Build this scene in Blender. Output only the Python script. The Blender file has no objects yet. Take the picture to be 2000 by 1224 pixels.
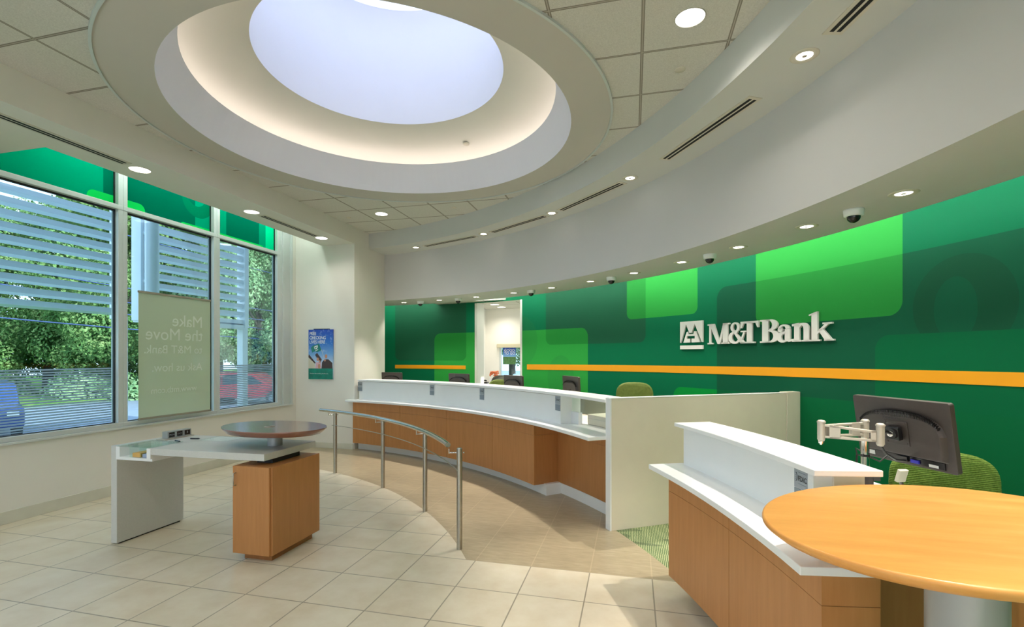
import bpy, bmesh, math, random
from mathutils import Vector, Matrix, Euler
PI = math.pi
random.seed(7)
SC = bpy.context.scene
COL = SC.collection
def srgb(r, g, b):
    def c(v):
        v /= 255.0
        return v / 12.92 if v <= 0.04045 else ((v + 0.055) / 1.055) ** 2.4
    return (c(r), c(g), c(b), 1.0)

# ------------------------------------------------------------------ camera
YAW, FPX, EYE = 0.2422, 955.15, 1.65
cam_d = bpy.data.cameras.new('camera')
cam = bpy.data.objects.new('camera', cam_d); COL.objects.link(cam)
cam.location = (0, 0, EYE); cam.rotation_euler = (PI / 2, 0, YAW)
cam_d.sensor_width = 36.0; cam_d.sensor_fit = 'HORIZONTAL'
cam_d.lens = 36.0 * FPX / 2000.0
cam_d.shift_y = (695.8 - 612.0) / 2000.0
cam_d.clip_start = 0.05; cam_d.clip_end = 300
SC.camera = cam

# ------------------------------------------------------------------ colour management, world, sun
SC.view_settings.view_transform = 'Standard'
SC.view_settings.look = 'None'
SC.view_settings.gamma = 1.0
SC.view_settings.use_curve_mapping = False
SC.view_settings.exposure = -0.08
SC.cycles.use_denoising = True
SC.cycles.max_bounces = 8
SC.cycles.diffuse_bounces = 5
SC.cycles.transparent_max_bounces = 12
SC.cycles.caustics_reflective = False
SC.cycles.caustics_refractive = False
SC.cycles.sample_clamp_indirect = 6.0
wd = bpy.data.worlds.new('sky'); SC.world = wd; wd.use_nodes = True
wt = wd.node_tree; wt.nodes.clear()
w_out = wt.nodes.new('ShaderNodeOutputWorld'); w_bg = wt.nodes.new('ShaderNodeBackground')
w_tc = wt.nodes.new('ShaderNodeTexCoord'); w_sep = wt.nodes.new('ShaderNodeSeparateXYZ'); w_rmp = wt.nodes.new('ShaderNodeValToRGB')
w_rmp.color_ramp.elements[0].position = 0.0; w_rmp.color_ramp.elements[0].color = (0.86, 0.94, 1.0, 1)
w_rmp.color_ramp.elements[1].position = 0.9; w_rmp.color_ramp.elements[1].color = (0.55, 0.72, 1.0, 1)
wt.links.new(w_tc.outputs['Generated'], w_sep.inputs[0]); wt.links.new(w_sep.outputs['Z'], w_rmp.inputs[0])
wt.links.new(w_rmp.outputs[0], w_bg.inputs[0]); wt.links.new(w_bg.outputs[0], w_out.inputs[0])
w_bg.inputs[1].default_value = 2.9
SPOT_W = 1.0
sun_d = bpy.data.lights.new('sun', 'SUN'); sun = bpy.data.objects.new('sun', sun_d); COL.objects.link(sun)
sun_d.energy = 10.0; sun_d.angle = 0.01; sun_d.color = (1.0, 0.95, 0.86)
sun.rotation_euler = Vector((-0.86, 0.16, -0.40)).to_track_quat('-Z', 'Y').to_euler()

# ------------------------------------------------------------------ materials
MATS = {}
class NT:
    def __init__(s, name):
        s.m = bpy.data.materials.new(name); s.m.use_nodes = True
        s.t = s.m.node_tree; s.t.nodes.clear()
        s.out = s.t.nodes.new('ShaderNodeOutputMaterial')
        MATS[name] = s.m
    def n(s, typ, **kw):
        o = s.t.nodes.new(typ)
        for k, v in kw.items(): setattr(o, k, v)
        return o
    def l(s, a, b): s.t.links.new(a, b)
    def val(s, x, inp):
        if hasattr(x, 'is_output'): s.l(x, inp)
        else: inp.default_value = x
    def math(s, op, a, b=0.0, c=None):
        o = s.n('ShaderNodeMath', operation=op)
        s.val(a, o.inputs[0]); s.val(b, o.inputs[1])
        if c is not None: s.val(c, o.inputs[2])
        return o.outputs[0]
    def mix(s, f, a, b, mode='MIX'):
        o = s.n('ShaderNodeMix', data_type='RGBA', blend_type=mode)
        s.val(f, o.inputs[0]); s.val(a, o.inputs[6]); s.val(b, o.inputs[7])
        return o.outputs[2]
    def coords(s, kind='Object', scale=(1, 1, 1), loc=(0, 0, 0)):
        tc = s.n('ShaderNodeTexCoord'); mp = s.n('ShaderNodeMapping')
        mp.inputs['Scale'].default_value = scale; mp.inputs['Location'].default_value = loc
        s.l(tc.outputs[kind], mp.inputs[0]); return mp.outputs[0]
    def xyz(s, v):
        o = s.n('ShaderNodeSeparateXYZ'); s.l(v, o.inputs[0]); return o.outputs
    def noise(s, v, scale, detail=3, rough=0.55):
        o = s.n('ShaderNodeTexNoise'); s.l(v, o.inputs['Vector'])
        o.inputs['Scale'].default_value = scale; o.inputs['Detail'].default_value = detail; o.inputs['Roughness'].default_value = rough
        return o.outputs['Fac']
    def ramp(s, f, stops):
        o = s.n('ShaderNodeValToRGB'); e = o.color_ramp.elements
        while len(e) < len(stops): e.new(0.5)
        for i, (p, c) in enumerate(stops): e[i].position = p; e[i].color = c
        s.l(f, o.inputs[0]); return o.outputs[0]
    def pbr(s, color, rough=0.5, metal=0.0, spec=0.5, bump=None, bstr=0.2, bdist=0.01, coat=0.0):
        p = s.n('ShaderNodeBsdfPrincipled')
        s.val(color, p.inputs['Base Color']); s.val(rough, p.inputs['Roughness'])
        p.inputs['Metallic'].default_value = metal; p.inputs['Specular IOR Level'].default_value = spec
        p.inputs['Coat Weight'].default_value = coat; p.inputs['Coat Roughness'].default_value = 0.15
        if bump is not None:
            b = s.n('ShaderNodeBump'); b.inputs['Strength'].default_value = bstr; b.inputs['Distance'].default_value = bdist
            s.l(bump, b.inputs['Height']); s.l(b.outputs[0], p.inputs['Normal'])
        s.l(p.outputs[0], s.out.inputs[0]); return p

def plain(name, rgb, rough=0.5, metal=0.0, spec=0.5, var=0.04, coat=0.0, nscale=6):
    t = NT(name); v = t.coords()
    c = srgb(*rgb); n = t.noise(v, nscale)
    c0 = tuple(x * (1 - var) for x in c[:3]) + (1,); c1 = tuple(min(1, x * (1 + var)) for x in c[:3]) + (1,)
    t.pbr(t.ramp(n, [(0.3, c0), (0.7, c1)]), rough, metal, spec, coat=coat)
    return t.m
plain('white_paint', (226, 223, 214), 0.65, spec=0.3, var=0.015, nscale=2)
plain('ring_shaded_white', (196, 192, 184), 0.75, spec=0.2, var=0.01, nscale=2)  # skylight ring: dimmer light on the downward face, put into the colour
plain('cool_lit_white', (232, 230, 236), 0.7, spec=0.2, var=0.01, nscale=2)  # lip's extra window light painted in as a whiter, cooler tone
plain('grey_paint', (205, 206, 202), 0.7, spec=0.25, var=0.015, nscale=2)
plain('fascia_shaded_white', (206, 205, 204), 0.75, spec=0.2, var=0.01, nscale=2)  # same white as the walls, darkened to paint in the fascia's shade
plain('white_laminate', (236, 238, 238), 0.28, spec=0.5, var=0.01)
plain('cream_laminate', (222, 213, 194), 0.4, spec=0.4, var=0.02)
plain('grey_laminate', (176, 174, 168), 0.4, var=0.03, nscale=60)
plain('desk_laminate', (200, 200, 196), 0.35, var=0.03, nscale=90)
plain('baseboard_beige', (205, 203, 188), 0.5)
plain('aluminium_frame', (202, 208, 206), 0.4, 0.15, var=0.02)
plain('dark_gasket', (22, 24, 26), 0.6)
plain('brushed_steel', (178, 174, 164), 0.3, 1.0, var=0.06, nscale=40)
plain('polished_steel', (205, 205, 202), 0.12, 1.0, var=0.02)
plain('chrome', (225, 222, 218), 0.08, 1.0, var=0.01)
plain('silver_plastic', (182, 174, 160), 0.4, 0.3, var=0.02)
plain('black_plastic', (58, 50, 46), 0.42, var=0.06, nscale=40)
plain('glossy_black', (24, 23, 24), 0.2, var=0.05)
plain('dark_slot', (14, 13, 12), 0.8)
plain('cable_black', (16, 15, 15), 0.45)
plain('ring_beige', (206, 200, 184), 0.5)
plain('logo_white', (240, 232, 226), 0.45, var=0.01)
plain('stripe_orange', (236, 158, 0), 0.5, var=0.01)
plain('green_black', (70, 72, 60), 0.8)
plain('cardboard_tan', (214, 170, 96), 0.7)
plain('paper_white', (236, 236, 234), 0.6, var=0.02)
plain('paper_blue', (150, 165, 190), 0.6, var=0.02)
plain('light_column', (164, 168, 168), 0.35, 0.3, var=0.02)
plain('lettering_black', (26, 26, 28), 0.5)
plain('sign_grey', (160, 168, 176), 0.4, 0.2, var=0.02)
plain('sign_grey_dark', (138, 150, 160), 0.4, 0.2, var=0.02)
plain('sign_line', (112, 122, 132), 0.5)
plain('trellis_white', (232, 240, 248), 0.35, 0.1, var=0.02)
plain('car_red', (176, 28, 48), 0.25, coat=0.6)
plain('car_blue', (24, 60, 130), 0.25, coat=0.6)
plain('car_white', (225, 228, 232), 0.25, coat=0.6)
plain('car_glass', (40, 60, 75), 0.1)
plain('tyre', (28, 28, 30), 0.8)
plain('lamp_red', (200, 20, 40), 0.3)
plain('asphalt', (140, 146, 158), 0.9, var=0.08, nscale=3)
plain('bark', (62, 56, 50), 0.9, var=0.2)
plain('wire_blue', (60, 76, 120), 0.6)
plain('soil', (96, 84, 66), 0.95, var=0.2)
plain('brick_blue_bin', (40, 40, 170), 0.5)
plain('granite_grey', (132, 134, 120), 0.5, var=0.25, nscale=50)
plain('petal', (220, 120, 70), 0.6, var=0.2, nscale=30)
plain('roofing', (120, 118, 112), 0.9)
plain('far_house', (120, 128, 150), 0.9)

def wood(name, c0, c1, c2, rough, grain=(1, 1, 14), spec=0.4, coat=0.0, scale=3.0):
    t = NT(name); v = t.coords(scale=grain)
    n = t.noise(v, scale, 6, 0.6); v2 = t.coords(scale=(1, 1, 1)); n2 = t.noise(v2, 1.6, 3)
    a = t.ramp(n, [(0.30, srgb(*c0)), (0.55, srgb(*c1)), (0.78, srgb(*c2))])
    m = t.mix(t.math('MULTIPLY', n2, 0.35), a, srgb(*c0))
    t.pbr(m, rough, 0, spec, bump=n, bstr=0.03, coat=coat); return t.m
wood('cherry_veneer', (174, 120, 70), (184, 128, 77), (192, 136, 85), 0.38, grain=(9, 9, 0.8))
wood('cherry_dark', (146, 96, 52), (154, 104, 58), (164, 112, 66), 0.42, grain=(9, 9, 0.8))
wood('cherry_edge', (176, 116, 62), (192, 128, 72), (202, 140, 82), 0.4, grain=(1.2, 7, 7))
wood('maple_top', (208, 142, 70), (220, 155, 80), (230, 172, 100), 0.34, grain=(1.3, 7, 7), spec=0.4, coat=0.08, scale=2.2)
wood('walnut_top', (118, 76, 62), (134, 88, 72), (146, 98, 80), 0.2, grain=(1.3, 7, 7), spec=0.6, coat=0.5, scale=2.2)

# green wall mural (u = metres along the wall, v = metres above the floor)
def rrect(t, x, y, x0, x1, y0, y1, r):
    cx, cy, hx, hy = (x0 + x1) / 2, (y0 + y1) / 2, (x1 - x0) / 2 - r, (y1 - y0) / 2 - r
    qx = t.math('MAXIMUM', t.math('SUBTRACT', t.math('ABSOLUTE', t.math('SUBTRACT', x, cx)), hx), 0.0)
    qy = t.math('MAXIMUM', t.math('SUBTRACT', t.math('ABSOLUTE', t.math('SUBTRACT', y, cy)), hy), 0.0)
    d = t.math('SQRT', t.math('ADD', t.math('MULTIPLY', qx, qx), t.math('MULTIPLY', qy, qy)))
    return t.math('LESS_THAN', d, r)
def ellip(t, x, y, cx, cy, rx, ry):
    a = t.math('DIVIDE', t.math('SUBTRACT', x, cx), rx); b = t.math('DIVIDE', t.math('SUBTRACT', y, cy), ry)
    return t.math('LESS_THAN', t.math('ADD', t.math('MULTIPLY', a, a), t.math('MULTIPLY', b, b)), 1.0)
KD = 9.5 * PI / 180
t = NT('green_mural'); uv = t.n('ShaderNodeTexCoord').outputs['UV']; xy = t.xyz(uv); X, Y = xy[0], xy[1]
BASE, DARK, BRIGHT, BRIGHT2 = srgb(0, 102, 66), srgb(26, 84, 58), srgb(44, 150, 62), srgb(34, 128, 52)
s10 = rrect(t, X, Y, 73.3 * KD, 84.7 * KD, 1.56, 3.6, 0.13)
s2 = rrect(t, X, Y, 47.7 * KD, 61.05 * KD, 1.87, 3.9, 0.12)
s4 = rrect(t, X, Y, 5 * KD, 39.95 * KD, -1.0, 2.56, 0.16)
s6 = rrect(t, X, Y, 5 * KD, 27.75 * KD, -1.0, 1.846, 0.14)
s1 = rrect(t, X, Y, 55.1 * KD, 78.4 * KD, -1.0, 2.16, 0.16)
s3 = rrect(t, X, Y, 41.9 * KD, 50.0 * KD, 2.245, 3.9, 0.10)
s5 = rrect(t, X, Y, 26.2 * KD, 36.35 * KD, 2.02, 3.9, 0.13)
s8 = rrect(t, X, Y, 20.0 * KD, 44.5 * KD, 0.3, 1.21, 0.14)
ring = t.math('SUBTRACT', ellip(t, X, Y, 23.3 * KD, 2.06, 2.35 * KD, 0.40), ellip(t, X, Y, 23.6 * KD, 2.03, 1.0 * KD, 0.26))
dots = t.math('MAXIMUM', ellip(t, X, Y, 64.9 * KD, 1.95, 2.6 * KD, 0.50), ellip(t, X, Y, 58.9 * KD, 1.25, 1.9 * KD, 0.42))
c = t.mix(t.math('MAXIMUM', s10, s2), BASE, DARK)
c = t.mix(s4, c, srgb(12, 80, 54)); c = t.mix(ring, c, srgb(16, 72, 48)); c = t.mix(s6, c, srgb(0, 92, 54))
c = t.mix(s8, c, t.mix(s4, srgb(0, 136, 54), srgb(0, 92, 52)))
c = t.mix(t.math('MAXIMUM', s1, t.math('MAXIMUM', s3, s5)), c,
          t.mix(t.math('MAXIMUM', t.math('MAXIMUM', s2, s4), s10), BRIGHT, BRIGHT2))
c = t.mix(t.math('MULTIPLY', dots, 0.22), c, srgb(40, 110, 60))
t.pbr(c, 0.6, 0, 0.12)

# floor: porcelain tile, tan tile band, striped carpet, all by plan position
t = NT('floor_finishes'); P = t.coords(); p = t.xyz(P)
TS, OX, OY = 0.458, -4.899, 2.852
def grout(axis, off, w=0.0045):
    f = t.math('DIVIDE', t.math('SUBTRACT', p[axis], off), TS)
    fr = t.math('ABSOLUTE', t.math('SUBTRACT', t.math('SUBTRACT', f, t.math('FLOOR', f)), 0.5))
    return t.math('GREATER_THAN', fr, 0.5 - w / TS)
g = t.math('MAXIMUM', grout(0, OX), grout(1, OY))
fx = t.math('FLOOR', t.math('DIVIDE', t.math('SUBTRACT', p[0], OX), TS)); fy = t.math('FLOOR', t.math('DIVIDE', t.math('SUBTRACT', p[1], OY), TS))
cb = t.n('ShaderNodeCombineXYZ'); t.l(fx, cb.inputs[0]); t.l(fy, cb.inputs[1])
wn = t.n('ShaderNodeTexWhiteNoise', noise_dimensions='2D'); t.l(cb.outputs[0], wn.inputs['Vector'])
sh = t.n('ShaderNodeVectorMath', operation='ADD'); vv = t.n('ShaderNodeVectorMath', operation='SCALE')
t.l(wn.outputs['Color'], vv.inputs[0]); vv.inputs['Scale'].default_value = 30; t.l(P, sh.inputs[0]); t.l(vv.outputs[0], sh.inputs[1])
cloud = t.noise(sh.outputs[0], 4.0, 5, 0.6)
tile = t.ramp(cloud, [(0.25, srgb(204, 190, 164)), (0.5, srgb(214, 203, 180)), (0.75, srgb(222, 213, 193))])
tile = t.mix(t.math('MULTIPLY', wn.outputs['Value'], 0.12), tile, srgb(180, 172, 152))
tile = t.mix(g, tile, srgb(150, 142, 124))
streak = t.noise(t.coords(scale=(2.2, 9, 1)), 3.0, 6, 0.65)
tan = t.ramp(streak, [(0.25, srgb(152, 138, 112)), (0.5, srgb(168, 153, 125)), (0.75, srgb(181, 167, 140))])
tan = t.mix(t.math('MULTIPLY', g, 0.35), tan, srgb(205, 188, 156))
rr_ = t.math('SQRT', t.math('ADD', t.math('POWER', t.math('ADD', p[0], 6.2), 2.0), t.math('POWER', t.math('SUBTRACT', p[1], 0.85), 2.0)))
is_tan = t.math('MULTIPLY', t.math('GREATER_THAN', rr_, 5.69), t.math('GREATER_THAN', p[1], 3.768))
base = t.mix(is_tan, tile, tan)
ca = t.math('SINE', t.math('MULTIPLY', t.math('ADD', p[0], t.math('MULTIPLY', t.noise(P, 14.0, 2), 0.012)), 420.0))
cbn = t.noise(t.coords(scale=(1, 2.5, 1)), 60.0, 2)
carp = t.ramp(t.math('ADD', t.math('MULTIPLY', ca, 0.30), cbn), [(0.3, srgb(84, 104, 66)), (0.55, srgb(128, 146, 96)), (0.8, srgb(188, 192, 150))])
cblk = t.math('GREATER_THAN', t.noise(t.coords(scale=(1.0, 4, 1), loc=(3, 1, 0)), 2.3, 0), 0.58)
carp = t.mix(t.math('MULTIPLY', cblk, 0.45), carp, srgb(52, 70, 50))
side_ = t.math('SUBTRACT', t.math('MULTIPLY', t.math('ADD', p[0], 6.2), math.sin(math.radians(32.9))), t.math('MULTIPLY', t.math('SUBTRACT', p[1], 0.85), math.cos(math.radians(32.9))))
is_c = t.math('MAXIMUM', t.math('MULTIPLY', t.math('GREATER_THAN', rr_, 7.187), t.math('GREATER_THAN', side_, 0.0)), t.math('GREATER_THAN', rr_, 7.42))
colr = t.mix(is_c, base, carp)
t.pbr(colr, t.math('ADD', t.math('MULTIPLY', is_c, 0.6), 0.3), 0, 0.45, bump=t.math('MULTIPLY', t.math('SUBTRACT', 1.0, g), 1.0), bstr=0.15, bdist=0.004)

# acoustic ceiling tiles
t = NT('ceiling_tiles'); P = t.coords(); p = t.xyz(P)
def cg(axis, off, w=0.012):
    f = t.math('DIVIDE', t.math('SUBTRACT', p[axis], off), 0.61)
    fr = t.math('ABSOLUTE', t.math('SUBTRACT', t.math('SUBTRACT', f, t.math('FLOOR', f)), 0.5))
    return t.math('GREATER_THAN', fr, 0.5 - w / 0.61), t.math('GREATER_THAN', fr, 0.5 - 0.0035 / 0.61)
gx, gx2 = cg(0, 0.0674); gy, gy2 = cg(1, 2.606)
g = t.math('MAXIMUM', gx, gy); g2 = t.math('MAXIMUM', gx2, gy2)
n = t.noise(P, 120, 2)
c = t.ramp(n, [(0.3, srgb(198, 196, 188)), (0.7, srgb(214, 212, 204))])
c = t.mix(g, c, srgb(134, 128, 118)); c = t.mix(g2, c, srgb(176, 170, 158))
t.pbr(c, 0.85, 0, 0.2, bump=n, bstr=0.1, bdist=0.003)

# glazing
def glazing(name, tint, gloss=0.05):
    t = NT(name); tr = t.n('ShaderNodeBsdfTransparent'); tr.inputs[0].default_value = tint
    gl = t.n('ShaderNodeBsdfGlossy'); gl.inputs['Roughness'].default_value = 0.02
    lw = t.n('ShaderNodeFresnel'); lw.inputs['IOR'].default_value = 1.45
    ms = t.n('ShaderNodeMixShader'); t.l(t.math('MULTIPLY', lw.outputs[0], 0.3), ms.inputs[0])
    t.l(tr.outputs[0], ms.inputs[1]); t.l(gl.outputs[0], ms.inputs[2]); t.l(ms.outputs[0], t.out.inputs[0])
glazing('window_glass', (0.80, 0.93, 0.98, 1)); glazing('desk_glass', (0.93, 0.985, 0.965, 1)); glazing('camera_dome', (0.05, 0.05, 0.06, 1))
t = NT('frosted_stripes'); p = t.xyz(t.coords())
f = t.math('DIVIDE', p[2], 0.0288); fr = t.math('SUBTRACT', f, t.math('FLOOR', f))
n = t.noise(t.coords(scale=(1, 1, 1)), 2.0, 1)
on = t.math('LESS_THAN', fr, 0.62)
tr = t.n('ShaderNodeBsdfTransparent'); df = t.n('ShaderNodeBsdfDiffuse'); df.inputs[0].default_value = srgb(190, 206, 216)
tl = t.n('ShaderNodeBsdfTranslucent'); tl.inputs[0].default_value = srgb(178, 198, 210)
m0 = t.n('ShaderNodeMixShader'); m0.inputs[0].default_value = 0.6; t.l(df.outputs[0], m0.inputs[1]); t.l(tl.outputs[0], m0.inputs[2])
m1 = t.n('ShaderNodeMixShader'); t.l(t.math('MULTIPLY', on, 0.92), m1.inputs[0]); t.l(tr.outputs[0], m1.inputs[1]); t.l(m0.outputs[0], m1.inputs[2]); t.l(m1.outputs[0], t.out.inputs[0])
def film(name, col_d, col_t, f_t=0.5, clear=0.0):
    t = NT(name); df = t.n('ShaderNodeBsdfDiffuse'); df.inputs[0].default_value = col_d
    tl = t.n('ShaderNodeBsdfTranslucent'); tl.inputs[0].default_value = col_t
    m = t.n('ShaderNodeMixShader'); m.inputs[0].default_value = f_t; t.l(df.outputs[0], m.inputs[1]); t.l(tl.outputs[0], m.inputs[2])
    tr = t.n('ShaderNodeBsdfTransparent'); m2 = t.n('ShaderNodeMixShader'); m2.inputs[0].default_value = clear
    t.l(m.outputs[0], m2.inputs[1]); t.l(tr.outputs[0], m2.inputs[2]); t.l(m2.outputs[0], t.out.inputs[0]); return t, df, tl
film('banner_cloth', srgb(200, 204, 176), srgb(226, 226, 196), 0.5, 0.12)
film('banner_text', srgb(240, 240, 226), srgb(250, 250, 240), 0.4, 0.1)
film('banner_rail', srgb(150, 146, 130), srgb(90, 86, 76), 0.1)
film('skylight_dome', (0.8, 0.85, 0.95, 1), (0.66, 0.71, 0.82, 1), 0.85, 0.0)
film('roller_blind', srgb(216, 210, 184), srgb(216, 206, 170), 0.3)
t, df, tl = film('transom_film', (0, 0, 0, 1), (0, 0, 0, 1), 0.22)
q = t.xyz(t.coords())
a1 = rrect(t, q[1], q[2], 4.27, 4.96, 3.20, 3.585, 0.08); a2 = rrect(t, q[1], q[2], 5.45, 7.05, 3.0, 3.52, 0.07)
d1 = t.math('MULTIPLY', t.math('GREATER_THAN', q[1], 4.45), t.math('LESS_THAN', q[1], 5.70))
d2 = t.math('MULTIPLY', t.math('GREATER_THAN', q[1], 6.25), t.math('LESS_THAN', q[1], 6.93))
d3 = t.math('SUBTRACT', ellip(t, q[1], q[2], 5.75, 3.9, 0.26, 0.26), ellip(t, q[1], q[2], 5.72, 3.95, 0.15, 0.15))
e1 = t.math('GREATER_THAN', q[1], 7.08)
cc = t.mix(t.math('MAXIMUM', d1, d2), srgb(0, 140, 104), srgb(0, 98, 74))
cc = t.mix(d3, cc, srgb(0, 110, 78)); cc = t.mix(t.math('MAXIMUM', a1, a2), cc, srgb(20, 200, 90)); cc = t.mix(e1, cc, srgb(0, 214, 150))
t.l(cc, df.inputs[0]); t.l(cc, tl.inputs[0])
def emis(name, col, st):
    t = NT(name); e = t.n('ShaderNodeEmission'); e.inputs[0].default_value = col; e.inputs[1].default_value = st; t.l(e.outputs[0], t.out.inputs[0])
emis('lamp_glow', (1, 0.93, 0.84, 1), 9.0)
emis('diffuser_glow', (1, 0.97, 0.93, 1), 6.0)
emis('cove_tube', (1, 0.90, 0.76, 1), 9.0)
emis('wall_cove_tube', (0.92, 1.0, 0.95, 1), 42.0)
emis('pocket_tube', (0.85, 1.0, 0.95, 1), 60.0)

t = NT('green_fabric'); v = t.coords(); p = t.xyz(v)
w = t.math('SINE', t.math('MULTIPLY', p[2], 560.0)); n = t.noise(v, 90, 3)
c = t.ramp(t.math('ADD', t.math('MULTIPLY', w, 0.08), n), [(0.3, srgb(86, 112, 46)), (0.7, srgb(120, 146, 66))])
t.pbr(c, 0.9, 0, 0.2, bump=w, bstr=0.4, bdist=0.003)
t = NT('olive_shell'); v = t.coords(); t.pbr(t.ramp(t.noise(v, 30), [(0.3, srgb(104, 118, 50)), (0.7, srgb(120, 134, 60))]), 0.7)
def leafmat(name, cols, tr=0.3):
    t = NT(name); v = t.coords(); n = t.noise(v, 0.9, 3, 0.7); oi = t.n('ShaderNodeObjectInfo')
    n2 = t.noise(v, 9.0, 2, 0.6)
    c = t.ramp(t.math('ADD', t.math('MULTIPLY', n, 0.6), t.math('MULTIPLY', n2, 0.4)), [(0.32, srgb(*cols[0])), (0.5, srgb(*cols[1])), (0.68, srgb(*cols[2]))])
    df = t.n('ShaderNodeBsdfDiffuse'); tl = t.n('ShaderNodeBsdfTranslucent'); t.l(c, df.inputs[0]); t.l(c, tl.inputs[0])
    m = t.n('ShaderNodeMixShader'); m.inputs[0].default_value = tr; t.l(df.outputs[0], m.inputs[1]); t.l(tl.outputs[0], m.inputs[2]); t.l(m.outputs[0], t.out.inputs[0])
leafmat('leaves_dark', [(58, 96, 62), (114, 148, 88), (190, 202, 136)])
leafmat('leaves_light', [(84, 128, 92), (146, 178, 128), (206, 218, 174)])
leafmat('hedge_leaves', [(24, 66, 26), (54, 118, 42), (110, 160, 70)])
leafmat('grass', [(70, 110, 50), (100, 140, 66), (150, 170, 90)], 0.0)

# poster artwork prints
t = NT('poster_sky'); p = t.xyz(t.coords('Generated'))
c = t.ramp(p[2], [(0.28, srgb(196, 214, 232)), (0.5, srgb(110, 160, 214)), (0.72, srgb(30, 104, 190)), (1.0, srgb(14, 62, 168))])
n = t.noise(t.coords('Generated', scale=(3, 3, 5)), 3, 4)
t.pbr(t.mix(t.ramp(n, [(0.55, (0, 0, 0, 1)), (0.75, (0.45, 0.45, 0.45, 1))]), c, srgb(214, 226, 238)), 0.35)
plain('poster_green', (0, 118, 98), 0.4, var=0.25, nscale=12)
plain('print_skin', (196, 140, 112), 0.5); plain('print_brown', (66, 48, 44), 0.5); plain('print_pink', (214, 170, 178), 0.5)
plain('print_cream', (206, 200, 178), 0.5); plain('print_field', (70, 110, 60), 0.5, var=0.3, nscale=20); plain('teal_print', (20, 120, 110), 0.5)

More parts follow.
